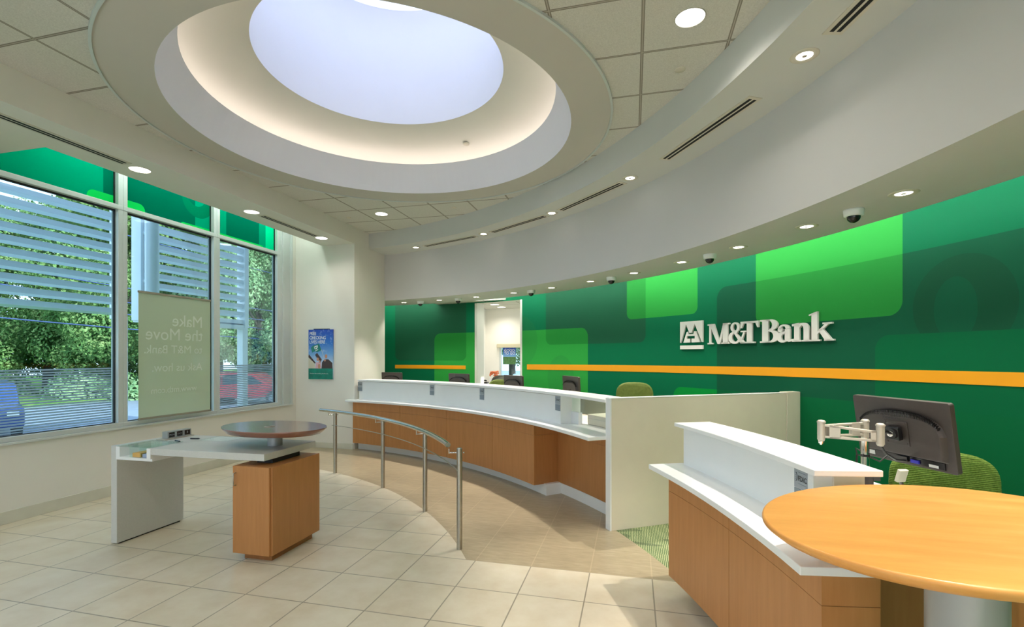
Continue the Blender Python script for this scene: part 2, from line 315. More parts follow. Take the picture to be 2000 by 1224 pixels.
# ------------------------------------------------------------------ geometry helpers
CX, CY = -6.2, 0.85
def pol(r, a, z=0.0):
    a = math.radians(a); return Vector((CX + r * math.cos(a), CY + r * math.sin(a), z))
class G:
    def __init__(s): s.v = []; s.f = []; s.mi = []; s.sm = []; s.uv = None; s.c = 0; s.smooth = False; s.M = None
    def add(s, vs, fs):
        o = len(s.v)
        s.v += [tuple(s.M @ Vector(q)) if s.M else tuple(q) for q in vs]
        for f in fs: s.f.append([o + i for i in f]); s.mi.append(s.c); s.sm.append(s.smooth)
        return s
    def box(s, x0, x1, y0, y1, z0, z1, M=None):
        vs = [Vector((x, y, z)) for z in (z0, z1) for x, y in ((x0, y0), (x1, y0), (x1, y1), (x0, y1))]
        if M: vs = [M @ v for v in vs]
        return s.add(vs, [(3, 2, 1, 0), (4, 5, 6, 7), (0, 1, 5, 4), (1, 2, 6, 5), (2, 3, 7, 6), (3, 0, 4, 7)])
    def rbox(s, x0, x1, y0, y1, z0, z1, r, n=4, M=None):   # rounded in plan (x,y)
        pts = []
        for cx, cy, a0 in ((x1 - r, y1 - r, 0), (x0 + r, y1 - r, 90), (x0 + r, y0 + r, 180), (x1 - r, y0 + r, 270)):
            for k in range(n + 1):
                a = math.radians(a0 + 90 * k / n); pts.append((cx + r * math.cos(a), cy + r * math.sin(a)))
        return s.prism(pts, z0, z1, M)
    def prism(s, pts, z0, z1, M=None):
        n = len(pts); vs = [Vector((x, y, z0)) for x, y in pts] + [Vector((x, y, z1)) for x, y in pts]
        if M: vs = [M @ v for v in vs]
        area = sum(pts[i][0] * pts[(i + 1) % n][1] - pts[(i + 1) % n][0] * pts[i][1] for i in range(n))
        fs = [list(range(n))[::-1], list(range(n, 2 * n))] + [(i, (i + 1) % n, n + (i + 1) % n, n + i) for i in range(n)]
        if area < 0: fs = [f[::-1] for f in fs]
        return s.add(vs, fs)
    def cyl(s, p0, p1, r, n=20, r1=None, caps=True):
        p0, p1 = Vector(p0), Vector(p1); d = (p1 - p0).normalized(); r1 = r if r1 is None else r1
        a = d.orthogonal().normalized(); b = d.cross(a)
        vs = [p + (a * math.cos(2 * PI * k / n) + b * math.sin(2 * PI * k / n)) * q for p, q in ((p0, r), (p1, r1)) for k in range(n)]
        sm = s.smooth; s.smooth = True
        s.add(vs, [(k, (k + 1) % n, n + (k + 1) % n, n + k) for k in range(n)]); s.smooth = False
        if caps: s.add(vs, [list(range(n))[::-1], list(range(n, 2 * n))])
        s.smooth = sm; return s
    def lathe(s, prof, c=(0, 0, 0), n=32, sx=1, sy=1, rot=0, close=False):
        c = Vector(c); vs = []; m = len(prof)
        for k in range(n):
            a = 2 * PI * k / n
            for r, z in prof:
                x, y = r * math.cos(a) * sx, r * math.sin(a) * sy
                vs.append(c + Vector((x * math.cos(rot) - y * math.sin(rot), x * math.sin(rot) + y * math.cos(rot), z)))
        fs = [(k * m + i, ((k + 1) % n) * m + i, ((k + 1) % n) * m + i + 1, k * m + i + 1) for k in range(n) for i in range(m - 1)]
        return s.add(vs, fs)
    def tube(s, path, r, n=10):
        path = [Vector(p) for p in path]; vs = []; up = None
        for i, p in enumerate(path):
            d = (path[min(i + 1, len(path) - 1)] - path[max(i - 1, 0)]).normalized()
            if up is None: up = d.orthogonal().normalized()
            a = (up - d * up.dot(d)).normalized(); up = a; b = d.cross(a)
            vs += [p + (a * math.cos(2 * PI * k / n) + b * math.sin(2 * PI * k / n)) * r for k in range(n)]
        sm = s.smooth; s.smooth = True; L = len(path)
        s.add(vs, [(i * n + k, i * n + (k + 1) % n, (i + 1) * n + (k + 1) % n, (i + 1) * n + k) for i in range(L - 1) for k in range(n)])
        s.smooth = False; s.add(vs[:n] + vs[-n:], [list(range(n))[::-1], list(range(n, 2 * n))]); s.smooth = sm
        return s
    def arc(s, r0, r1, a0, a1, z0, z1, n=None):      # solid curved block about the room's centre
        n = n or max(2, int(abs(a1 - a0) / 1.2)); vs = []
        for k in range(n + 1):
            a = a0 + (a1 - a0) * k / n; vs += [pol(r0, a, z0), pol(r1, a, z0), pol(r1, a, z1), pol(r0, a, z1)]
        for k in range(n):
            o = k * 4; sm = s.smooth
            q = [vs[o + j] for j in range(8)]
            s.smooth = False
        fs = []
        for k in range(n):
            o = k * 4; fs += [(o + 1, o, o + 4, o + 5), (o + 2, o + 1, o + 5, o + 6), (o + 3, o + 2, o + 6, o + 7), (o, o + 3, o + 7, o + 4)]
        fs += [(0, 1, 2, 3), (n * 4 + 3, n * 4 + 2, n * 4 + 1, n * 4)]
        if a1 < a0: fs = [f[::-1] for f in fs]
        return s.add(vs, fs)
    def sphere(s, c, r, n=16, m=10, sz=1.0, half=None):
        prof = []
        for i in range(m + 1):
            a = -PI / 2 + PI * i / m
            if half == 'low' and a > 0.001: break
            prof.append((max(1e-5, r * math.cos(a)), r * math.sin(a) * sz))
        sm = s.smooth; s.smooth = True; s.lathe(prof, c, n); s.smooth = sm; return s
def obj(name, g, mats, parent=None, bevel=0, autosmooth=None, world=True):
    me = bpy.data.meshes.new(name)
    vs = g.v
    if parent is not None and world:
        inv = WM(parent).inverted(); vs = [tuple(inv @ Vector(v)) for v in vs]
    me.from_pydata([tuple(v) for v in vs], [], g.f)
    for m in (mats if isinstance(mats, (list, tuple)) else [mats]): me.materials.append(MATS[m])
    for i, pl in enumerate(me.polygons): pl.material_index = g.mi[i]; pl.use_smooth = g.sm[i]
    me.update()
    o = bpy.data.objects.new(name, me); COL.objects.link(o)
    if parent is not None: o.parent = parent
    if bevel:
        b = o.modifiers.new('bevel', 'BEVEL'); b.width = bevel; b.segments = 2; b.limit_method = 'ANGLE'; b.angle_limit = math.radians(40)
    return o
def WM(o):
    m = Matrix.LocRotScale(o.location, o.rotation_euler.to_quaternion(), o.scale)
    return WM(o.parent) @ m if o.parent else m
def thing(name, label, cat, loc=(0, 0, 0), rz=0.0, group=None, rot=None):
    o = bpy.data.objects.new(name, None); COL.objects.link(o); o.empty_display_size = 0.1
    o.location = loc; o.rotation_euler = rot if rot else (0, 0, rz); tag(o, label, cat, group); return o
def tag(o, label, cat, group=None, kind=None):
    o['label'] = label; o['category'] = cat
    if group: o['group'] = group
    if kind: o['kind'] = kind
    return o
def struct(name, g, mats, **k):
    o = obj(name, g, mats, **k); o['kind'] = 'structure'; return o
def dup(root, loc, rz=0.0, label=None, rot=None):
    r = root.copy(); COL.objects.link(r); r.location = loc; r.rotation_euler = rot if rot else (0, 0, rz)
    if label: r['label'] = label
    for ch in list(root.children):
        c2 = ch.copy(); COL.objects.link(c2); c2.parent = r
        for gch in list(ch.children):
            d = gch.copy(); COL.objects.link(d); d.parent = c2
    return r
def text_mesh(body, size, extrude=0.0, align='LEFT', spacing=1.0, off=0.0, line=1.0):
    cu = bpy.data.curves.new('text', 'FONT'); cu.body = body; cu.size = size; cu.extrude = extrude; cu.align_x = align
    cu.space_character = spacing; cu.offset = off; cu.space_line = line; cu.resolution_u = 3
    o = bpy.data.objects.new('text', cu); COL.objects.link(o)
    dg = bpy.context.evaluated_depsgraph_get(); dg.update()
    me = bpy.data.meshes.new_from_object(o.evaluated_get(dg)); bpy.data.objects.remove(o); bpy.data.curves.remove(cu)
    return me
def text(name, body, size, matr, mat, parent, **k):
    me = text_mesh(body, size, **k); me.transform(WM(parent).inverted() @ matr if parent else matr)
    me.materials.clear(); me.materials.append(MATS[mat])
    o = bpy.data.objects.new(name, me); COL.objects.link(o)
    if parent: o.parent = parent
    return o
def frame(o, x, y):       # matrix whose columns are text-right, text-up, normal
    x, y = Vector(x).normalized(), Vector(y).normalized(); z = x.cross(y)
    return Matrix(((x.x, y.x, z.x, o[0]), (x.y, y.y, z.y, o[1]), (x.z, y.z, z.z, o[2]), (0, 0, 0, 1)))
UP = Vector((0, 0, 1))

# ------------------------------------------------------------------ room shell
CEIL, Z1, Z2 = 3.945, 3.66, 2.76
R1, R3, R5, RG = 7.53, 8.12, 8.98, 9.5
AEND = -26.0
WX, BX, WBY, YF = -6.0, -4.80, 7.76, -2.5
g = G(); g.box(-6.1, 3.6, YF - 0.2, 12.6, -0.12, 0.0); struct('floor', g, 'floor_finishes')
SKC = Vector((-2.45, 4.51))
# tiled ceiling with the round opening
bm = bmesh.new()
a_hi = math.degrees(math.acos((BX - CX) / R1)); a_lo = math.degrees(math.asin((YF - CY) / R1))
outer = [(BX, YF)] + [tuple(pol(R1, a_lo + (a_hi - a_lo) * k / 90)[:2]) for k in range(91)]
hole = [(SKC.x + 2.25 * math.cos(2 * PI * k / 96), SKC.y + 2.25 * math.sin(2 * PI * k / 96)) for k in range(96)]
eds = []
for loop in (outer, hole):
    vs = [bm.verts.new((x, y, CEIL)) for x, y in loop]
    for i in range(len(vs)): eds.append(bm.edges.new((vs[i], vs[(i + 1) % len(vs)])))
bmesh.ops.triangle_fill(bm, edges=eds, use_beauty=True, normal=(0, 0, -1))
me = bpy.data.meshes.new('ceiling'); bm.to_mesh(me); bm.free(); me.materials.append(MATS['ceiling_tiles'])
ceil = bpy.data.objects.new('ceiling', me); COL.objects.link(ceil); ceil['kind'] = 'structure'
sol = ceil.modifiers.new('thickness', 'SOLIDIFY'); sol.thickness = 0.02; sol.offset = -1
# skylight feature: metal edge, flat ring, lip, coved ring, well
def sky_ring(name, prof, mat, smooth=True):
    g = G(); g.smooth = smooth; g.lathe(prof, (SKC.x, SKC.y, 0), 128); return struct(name, g, mat)
sky_ring('trim_1', [(2.255, 3.96), (2.255, 3.925), (2.275, 3.925), (2.275, 3.96)], 'aluminium_frame', False)
sky_ring('trim_2', [(2.256, 3.937), (1.895, 3.932), (1.885, 3.932)], 'ring_shaded_white', False)
sky_ring('trim_3', [(1.885, 3.932), (1.86, 4.0), (1.80, 4.14), (1.735, 4.28), (1.755, 4.29), (1.80, 4.25), (1.86, 4.12), (1.88, 4.10), (2.20, 4.10), (2.20, 4.40)], 'cool_lit_white', False)
sky_ring('trim_4', [(2.20, 4.38), (2.06, 4.44), (1.86, 4.49), (1.6, 4.535), (1.21, 4.58)], 'white_paint')
sky_ring('trim_5', [(1.21, 4.58), (1.21, 4.9), (1.21, 5.3), (1.205, 5.6), (1.17, 5.86), (1.12, 5.95)], 'cool_lit_white')
g = G(); g.smooth = True; g.lathe([(0.001, 6.28), (0.4, 6.25), (0.8, 6.16), (1.15, 5.97), (1.3, 5.95)], (SKC.x, SKC.y, 0), 48); struct('window_9', g, 'skylight_dome')
g = G(); g.lathe([(0.014, 0), (0.0, 0.014), (-0.014, 0), (0, -0.014), (0.014, 0)], (0, 0, 0), 4); 
g = G(); g.smooth = True; g.lathe([(1.985, 4.16), (2.0, 4.175), (1.985, 4.19), (1.97, 4.175), (1.985, 4.16)], (SKC.x, SKC.y, 0), 96)
tag(obj('cove_light', g, 'cove_tube'), 'warm light strip hidden in the cove of the round skylight opening', 'light')
# curved soffits
g = G(); g.arc(R1, R3 + 0.01, AEND - 4, 84, Z1, CEIL + 0.06, 100); struct('trim_6', g, 'grey_paint')
g = G(); g.arc(R3, R5, AEND - 4, 92, Z2, CEIL + 0.2, 110); struct('trim_7', g, 'fascia_shaded_white')
g = G(); g.arc(R5 - 0.02, RG + 0.12, AEND - 4, 92, 3.12, 3.2, 110); struct('ceiling_cove', g, 'white_paint'); bpy.data.objects['ceiling_cove'].name = 'trim_8'
g = G(); g.smooth = True
g.tube([pol(9.12, AEND + (118) * k / 120, 2.96) for k in range(121)], 0.014, 6)
tag(obj('cove_light', g, 'wall_cove_tube'), 'light strip tucked above the soffit that washes the green wall', 'light')
# green wall with the doorway, as one curved wall with u,v in metres
def mural_wall():
    A = [AEND - 4 + i * 1.0 for i in range(int(64.9 - AEND + 4))] + [64.9, 67, 69.5, 71.6] + [72.4 + i for i in range(19)]
    vs, fs, uvs = [], [], []
    def q(a0, a1, z0, z1):
        o = len(vs)
        for a, z in ((a0, z0), (a1, z0), (a1, z1), (a0, z1)): vs.append(tuple(pol(RG, a, z)))
        fs.append((o + 3, o + 2, o + 1, o)); uvs.append([(a0, z1), (a1, z1), (a1, z0), (a0, z0)][0:4])
        uvs[-1] = [(a0 * KD, z1), (a1 * KD, z1), (a1 * KD, z0), (a0 * KD, z0)]
    for a0, a1 in zip(A[:-1], A[1:]):
        if 64.85 < a0 < 71.55: q(a0, a1, 2.775, 3.15)
        else: q(a0, a1, 0.0, 3.15)
    me = bpy.data.meshes.new('wall_teller'); me.from_pydata(vs, [], fs); uvl = me.uv_layers.new(name='UVMap')
    i = 0
    for f in uvs:
        for c_ in f: uvl.data[i].uv = c_; i += 1
    me.materials.append(MATS['green_mural']); me.materials.append(MATS['white_paint']); me.update()
    o = bpy.data.objects.new('wall_teller', me); COL.objects.link(o); o['kind'] = 'structure'
    s = o.modifiers.new('thickness', 'SOLIDIFY'); s.thickness = 0.2; s.offset = -1; s.material_offset = 1; s.material_offset_rim = 1
mural_wall()
g = G()
g.box(WX - 0.15, WX, YF, WBY, 0.0, 0.78)                                   # under the windows
g.box(WX - 0.15, WX, 7.64, WBY, 0.78, 4.3)
struct('wall_left', g, 'white_paint')
g = G(); g.box(WX - 0.15, BX, WBY, 8.86, 0.0, CEIL + 0.1); g.box(WX - 0.15, -5.9, 8.86, 11.2, 0, 3.2); struct('wall_back', g, 'white_paint', bevel=0.004)
g = G(); g.box(-5.455, BX, 3.47, WBY, Z1 - 0.01, 4.4); g.box(WX - 0.15, BX, YF, 3.47, Z1 - 0.01, 4.4); g.box(WX - 0.15, -5.455, 3.47, WBY, 4.3, 4.4); struct('trim_9', g, 'white_paint')
g = G(); g.box(WX, WX + 0.014, YF, WBY, 0.0, 0.125); struct('baseboard_left', g, 'baseboard_beige', bevel=0.003)
g = G(); g.box(WX, BX - 0.02, WBY - 0.014, WBY, 0.0, 0.10); struct('baseboard_back', g, 'baseboard_beige', bevel=0.003)
g = G()
for x in (-5.2, -2.6, 0.0, 2.6): g.box(x - 0.12, x + 0.12, YF - 0.2, YF, 0, 3.0)
g.box(-6.15, 3.6, YF - 0.2, YF, 2.5, 4.4); g.box(-6.15, 3.6, YF - 0.2, YF, 0, 0.3); struct('wall_front', g, 'white_paint')
g = G(); g.box(-6.6, 3.8, YF - 0.3, 2.2, 4.42, 4.6); g.box(-6.6, 3.8, 6.8, 13, 4.42, 4.6); g.box(-6.6, -6.45, YF - 0.3, 13, 4.6, 5.5); g.box(-6.6, -4.75, 2.2, 6.8, 4.42, 4.6); g.box(-0.15, 3.8, 2.2, 6.8, 4.42, 4.6)
struct('ceiling', g, 'roofing')  # unseen roof slab added to block the sun, parapet raised to shade the louvres
g = G(); g.smooth = True; g.lathe([(1.22, 4.6), (1.30, 4.62), (1.30, 6.0)], (SKC.x, SKC.y, 0), 48); g.lathe([(2.45, 3.98), (2.45, 4.62), (1.25, 4.64)], (SKC.x, SKC.y, 0), 48); struct('trim_10', g, 'roofing')
g = G(); g.smooth = True; g.tube([(-5.62, 3.6, 4.2), (-5.62, 7.6, 4.2)], 0.014, 6)
tag(obj('cove_light', g, 'pocket_tube'), 'light strip up in the pocket above the green transom windows', 'light')

# windows
edges = [-2.3, -0.9, 0.48, 1.86, 3.24, 4.63, 6.01, 7.34]
for i in range(len(edges) - 1):
    y0, y1 = edges[i], edges[i + 1]; g = G(); hw = 0.055
    ex = 0.0 if i < len(edges) - 2 else 0.0
    g.box(WX - 0.12, WX - 0.005, y0, y0 + hw, 0.845, 4.25); g.box(WX - 0.12, WX - 0.005, y1 - hw, y1, 0.845, 4.25)
    g.box(WX - 0.12, WX + 0.0, y0, y1, 3.42, 3.475)
    g.box(WX - 0.12, WX + 0.0, y0, y1, 0.80, 0.85)
    g.box(WX - 0.12, WX - 0.005, y0, y1, 4.22, 4.3)
    if i == len(edges) - 2: g.box(WX - 0.12, WX - 0.005, y1, 7.64, 0.78, 4.3)
    w = struct('window_%d' % (i + 1), g, 'aluminium_frame', bevel=0.004)
    w.name = 'window_%d' % (i + 1)
    g = G(); gx = WX - 0.075
    for a, b, c_, d in ((y0 + hw, y0 + hw + 0.008, 0.85, 3.42), (y1 - hw - 0.010, y1 - hw, 0.85, 3.42), (y0 + hw, y1 - hw, 3.402, 3.42), (y0 + hw, y1 - hw, 0.85, 0.858), (y1 - hw - 0.010, y1 - hw, 3.475, 4.22)):
        g.box(gx - 0.01, gx + 0.02, a, b, c_, d)
    obj('gasket', g, 'dark_gasket', w)
    g = G(); g.box(gx - 0.004, gx + 0.002, y0 + hw, y1 - hw, 0.85, 3.42); obj('glass_pane', g, 'window_glass', w)
    g = G(); g.box(gx - 0.004, gx + 0.002, y0 + hw, y1 - hw, 3.475, 4.22); obj('transom_pane', g, 'transom_film', w)
    if i != 5:
        g = G(); g.box(gx + 0.003, gx + 0.005, y0 + hw + 0.006, y1 - hw - 0.035, 0.87, 1.52); obj('frosted_film', g, 'frosted_stripes', w)
g = G(); g.box(WX - 0.01, WX + 0.03, YF, 7.66, 0.775, 0.80); struct('trim_11', g, 'aluminium_frame', bevel=0.004)
g = G(); g.box(WX - 0.13, WX + 0.02, 7.40, 7.46, 0.8, 4.25); g.box(WX - 0.02, WX + 0.02, 7.61, 7.65, 0.8, 4.25); struct('trim_12', g, 'aluminium_frame', bevel=0.003)

# room behind the doorway
g = G()
g.box(-3.62, -3.50, 10.2, 11.5, 0, 2.9)
g.box(-3.62, -3.15, 11.45, 11.6, 0, 2.9); g.box(-3.15, -1.2, 11.45, 11.6, 1.95, 2.9); g.box(-3.15, -1.2, 11.45, 11.6, 0, 0.85); g.box(-2.2, 0.4, 11.45, 11.6, 0, 2.9)
struct('wall_office', g, 'white_paint')
g = G(); g.box(-4.2, 0.6, 9.6, 12, 2.80, 2.86)
o = struct('ceiling', g, 'ceiling_tiles')
g = G()
for a, zz in ((71.62, 2.775), (64.88, 2.775)):
    pa, pb = pol(RG - 0.005, a), pol(RG + 0.26, a); d = (pol(RG, a + 0.3) - pol(RG, a)) * (1 if a > 68 else -1)
    vs = [pa, pb, pb + d, pa + d]; g.prism([(v.x, v.y) for v in vs], 0, 2.775)
struct('door_1', g, 'white_paint')
g = G(); g.box(-3.15, -2.2, 11.46, 11.52, 0.85, 0.9); g.box(-3.15, -3.10, 11.46, 11.52, 0.85, 1.95); g.box(-2.25, -2.2, 11.46, 11.52, 0.85, 1.95); g.box(-3.15, -2.2, 11.46, 11.52, 1.9, 1.95)
w8 = struct('window_8', g, 'aluminium_frame')
g = G(); g.box(-3.10, -2.25, 11.485, 11.49, 0.9, 1.9); obj('glass_pane', g, 'window_glass', w8)
g = G(); g.box(-3.19, -2.3, 11.36, 11.44, 1.86, 1.95); tag(obj('roller_blind', g, 'roller_blind', bevel=0.01), 'cream rolled-up window blind above the small window in the office', 'blind')

g = G(); g.arc(RG + 0.25, RG + 0.4, AEND - 4, 64.2, 0, 4.5, 80); g.arc(RG + 0.25, RG + 0.4, 72.3, 96, 0, 4.5, 24); g.arc(RG + 0.25, RG + 0.4, 64.2, 72.3, 2.9, 4.5, 8); struct('wall_sun_block', g, 'white_paint')  # unseen outer wall, added to stop sun leaking in above the green wall
# orange stripes along the green wall
for a0, a1, lab in ((AEND - 4, 63.84, 'long orange stripe running along the green wall under the bank sign'), (73.38, 84.7, 'short orange stripe on the green wall left of the doorway')):
    g = G(); g.arc(RG - 0.006, RG + 0.001, a0, a1, 1.41 if a0 < 0 else 1.375, 1.512 if a0 < 0 else 1.455, max(8, int((a1 - a0))))
    if a0 < 0:                # the stripe drops a little towards its left end
        g.v = [(x, y, z - 0.030 * max(0.0, min(1.0, (math.degrees(math.atan2(y - CY, x - CX)) - 15) / 50.0)) * 1.6 + 0.03) for x, y, z in g.v]
    tag(obj('wall_stripe', g, 'stripe_orange'), lab, 'stripe')

# ------------------------------------------------------------------ ceiling fixtures
def spot(parent, loc, watts, size=100, blend=0.7, col=(1.0, 0.92, 0.82), rad=0.03, aim=None):
    d = bpy.data.lights.new('lamp', 'SPOT'); d.energy = watts * SPOT_W; d.spot_size = math.radians(size); d.spot_blend = blend; d.color = col; d.shadow_soft_size = rad
    o = bpy.data.objects.new('lamp', d); COL.objects.link(o); o.parent = parent; o.location = loc
    if aim: o.rotation_euler = Vector(aim).to_track_quat('-Z', 'Y').to_euler()
    return o
def make_downlight(r_out=0.088, r_in=0.05, full=False):
    t = thing('downlight', '', 'light')
    g = G(); g.smooth = True; g.lathe([(r_in, -0.001), (r_in + 0.004, -0.005), (r_out - 0.006, -0.006), (r_out, -0.002), (r_out, 0.004)], n=32); obj('trim_ring', g, 'ring_beige', t, world=False)
    g = G()
    g.lathe([(0.0005, -0.002), (r_in, -0.002)], n=28); obj('lens', g, 'diffuser_glow' if full else 'lamp_glow', t, world=False)
    if not full:
        g = G(); g.smooth = True; g.cyl((0.0, 0, -0.0025), (0.0, 0, -0.006), 0.016, 14); obj('baffle', g, 'silver_plastic', t, world=False)
    return t
SM = make_downlight(); LG = make_downlight(0.102, 0.095, True)
def place(proto, used, loc, lab, group, W, **k):
    if not used[0]: o = proto
    else:
        o = dup(proto, loc)
        for ch_ in list(o.children):
            if ch_.type == 'LIGHT': bpy.data.objects.remove(ch_)
    used[0] = True; o.location = loc; o['label'] = lab; o['group'] = group
    spot(o, (0, 0, -0.03), W, **k); return o
uS, uL = [False], [False]
names_low = ['leftmost small downlight in the low soffit, beside the white pillar', 'small soffit downlight between the two leftmost dome cameras', 'small soffit downlight just left above the doorway', 'small soffit downlight above the doorway to the office',
             'small soffit downlight right of the doorway, beside the third dome camera', 'small soffit downlight left of the fourth dome camera', 'small soffit downlight right of the fourth dome camera', 'small soffit downlight left of the fifth dome camera, above the sign emblem',
             'small soffit downlight right of the fifth dome camera', 'small soffit downlight left of the rightmost dome camera', 'rightmost large-looking downlight in the low soffit above the green wall']
for a, lab in zip([79.0, 73.0, 66.8, 60.7, 54.8, 49.1, 43.3, 37.7, 32.0, 26.5, 20.7], names_low):
    place(SM, uS, pol(8.54, a, Z2), lab, 'downlights in the low soffit over the tellers', 42, size=112, blend=0.5)
for a in (15, 9.3, 3.6, -3, -10, -17):
    o = place(SM, uS, pol(8.54, a, Z2), 'small downlight in the low soffit beyond the right edge of the photo', 'downlights out of frame', 42, size=112, blend=0.6)
for a, lab in zip([72.8, 60.8, 49.4, 38.0, 20.9], ['small high-soffit downlight nearest the white pillar', 'small high-soffit downlight between the first and second air slots', 'small high-soffit downlight between the second and third air slots', 'small high-soffit downlight right of the third air slot', 'high-soffit downlight with a dark eyeball, between the two nearest air slots']):
    place(SM, uS, pol(7.83, a, Z1), lab, 'downlights in the high curved soffit', 300, size=54, blend=0.45, rad=0.025, aim=(-0.17 * math.cos(math.radians(a)), -0.17 * math.sin(math.radians(a)), -1))
for a in (8, -4, -16):
    place(SM, uS, pol(7.83, a, Z1), 'high-soffit downlight beyond the right edge of the photo', 'high downlights out of frame', 300, size=54, blend=0.45, rad=0.025, aim=(-0.17 * math.cos(math.radians(a)), -0.17 * math.sin(math.radians(a)), -1))
for loc, lab in (((-5.125, 4.128, Z1 - 0.01), 'round downlight in the window-side soffit, above the first mullion'), ((-5.12, 5.705, Z1 - 0.01), 'round downlight in the window-side soffit, middle of the three'), ((-5.104, 7.246, Z1 - 0.01), 'round downlight in the window-side soffit nearest the poster wall')):
    place(LG, uL, loc, lab, 'round downlights along the windows', 24, size=140, blend=0.9, rad=0.09)
for loc, lab in (((-3.93, 7.14, CEIL), 'round white downlight in the ceiling tiles near the pillar'), ((0.377, 3.505, CEIL), 'large round downlight in the ceiling tiles at the top right')):
    place(LG, uL, loc, lab, 'round downlights in the ceiling tiles', 55, size=150, blend=0.9, rad=0.09)
for loc in ((-4.0, -0.4, CEIL), (-2.2, -1.2, CEIL), (-0.3, -0.6, CEIL), (0.35, 1.2, CEIL), (-4.0, 1.4, CEIL), (-2.0, 0.8, CEIL)):
    place(LG, uL, loc, 'round ceiling downlight behind the viewpoint', 'ceiling downlights out of frame', 60, size=150, blend=0.9, rad=0.09)
# slot air diffusers
def make_slot(L):
    t = thing('slot_diffuser', '', 'vent')
    g = G(); g.box(-L / 2 - 0.03, L / 2 + 0.03, -0.062, 0.062, -0.006, 0.004); obj('flange', g, 'ring_beige', t, world=False)
    for y in (-0.022, 0.022):
        g = G(); g.box(-L / 2, L / 2, y - 0.013, y + 0.013, -0.0075, -0.004); obj('slot', g, 'dark_slot', t, world=False)
    return t
sl = None
for a0, a1, lab in ((71.2, 62.3, 'slim double-slot air diffuser nearest the white pillar'), (59.2, 50.7, 'second double-slot air diffuser from the pillar in the curved soffit'), (47.9, 39.3, 'third double-slot air diffuser from the pillar in the curved soffit'),
                    (33.5, 25.1, 'long double-slot air diffuser left of the dark eyeball downlight'), (18.9, 10.5, 'double-slot air diffuser cut off by the top edge of the photo')):
    pa, pb = pol(7.84, a0), pol(7.84, a1); mid = (pa + pb) / 2; d = pb - pa
    if sl is None: sl = make_slot(1.19); o = sl
    else: o = dup(sl, (0, 0, 0))
    o.location = (mid.x, mid.y, Z1); o.rotation_euler = (0, 0, math.atan2(d.y, d.x)); o['label'] = lab; o['group'] = 'air slots in the curved soffit'
o = dup(sl, (-5.10, 3.35, Z1 - 0.01), PI / 2, 'double-slot air diffuser over the first window, cut off by the left edge'); o['group'] = 'air slots along the windows'
o = dup(sl, (-5.11, 6.50, Z1 - 0.01), PI / 2, 'double-slot air diffuser over the far window, between two round downlights'); o['group'] = 'air slots along the windows'
# dome cameras
dome = thing('dome_camera', '', 'security camera')
g = G(); g.smooth = True; g.lathe([(0.001, 0), (0.068, 0), (0.068, -0.012), (0.064, -0.045), (0.052, -0.052), (0.046, -0.050)], n=28); obj('housing', g, 'white_laminate', dome, world=False)
g = G(); g.sphere((0, 0, -0.050), 0.046, 24, 12, 1.05, 'low'); obj('dome', g, 'glossy_black', dome, world=False)
first = True
for a, lab in zip([76.1, 69.7, 57.8, 46.1, 34.6, 23.3], ['small dome camera nearest the white pillar', 'dome camera just left of the doorway', 'dome camera just right of the doorway', 'dome camera over the dark green patch, fourth from the pillar', 'dome camera above the bank lettering, second from the right', 'largest dome camera, nearest the viewpoint']):
    o = dome if first else dup(dome, (0, 0, 0)); first = False
    o.location = pol(8.52, a, Z2); o['label'] = lab; o['group'] = 'dome cameras under the low soffit'
# sprinkler cover discs
cov = None
for loc, lab in (((-2.674, 7.104, CEIL), 'flat round sprinkler cover in the tiles beyond the skylight'), ((0.366, 4.117, CEIL), 'flat round sprinkler cover in the tiles below the large downlight'), ((-4.558, 7.197, CEIL), 'flat round sprinkler cover in the tiles beside the window bulkhead'), ((-2.17, 6.22, 4.50), 'flat round sprinkler cover on the coved ring of the skylight')):
    if cov is None:
        g = G(); g.smooth = True; g.lathe([(0.001, -0.010), (0.038, -0.010), (0.041, -0.007), (0.041, 0.004)], n=24); cov = obj('sprinkler_cover', g, 'ring_beige'); o = cov
    else: o = cov.copy(); COL.objects.link(o)
    tag(o, lab, 'sprinkler cover', 'round sprinkler covers'); o.location = loc
bpy.data.objects['sprinkler_cover.003'].rotation_euler = (-0.12, 0.02, 0)

# ------------------------------------------------------------------ teller counter
tc = thing('teller_counter', 'long curved teller counter with white fascia, white ledge and cherry veneer panels', 'counter', pol(7.1, 56))
AL = 78.4
g = G(); g.arc(7.15, 7.21, 40.9, AL, 0.885, 1.205); g.arc(7.21, 7.42, 40.9, 41.5, 0.885, 1.205); obj('fascia', g, 'white_laminate', tc)
g = G(); g.arc(7.11, 7.43, 33.35, AL, 1.207, 1.237); obj('top_cap', g, 'white_laminate', tc, bevel=0.003)
g = G(); g.arc(7.14, 7.15, 40.9, AL, 1.198, 1.206); obj('shadow_line', g, 'grey_laminate', tc)
g = G(); g.arc(6.93, 7.50, 33.35, AL + 1.0, 0.850, 0.885); obj('ledge', g, 'white_laminate', tc, bevel=0.004)
g = G(); g.arc(7.5, 8.0, 34.5, AL, 0.855, 0.885); obj('work_surface', g, 'cream_laminate', tc)
pans = [43.5, 51.3, 60.2, 69.3, AL]
for a0, a1 in zip(pans[:-1], pans[1:]):
    g = G(); g.arc(6.99, 7.36, a0 + 0.018, a1 - 0.018, 0.13, 0.7165); g.arc(6.99, 7.36, a0 + 0.018, a1 - 0.018, 0.7185, 0.850); obj('wood_panel', g, 'cherry_veneer', tc)
g = G(); g.arc(7.33, 7.45, 33.8, 43.5, 0.13, 0.7165); g.arc(7.33, 7.45, 33.8, 43.5, 0.7185, 0.850); obj('knee_panel', g, 'cherry_veneer', tc)
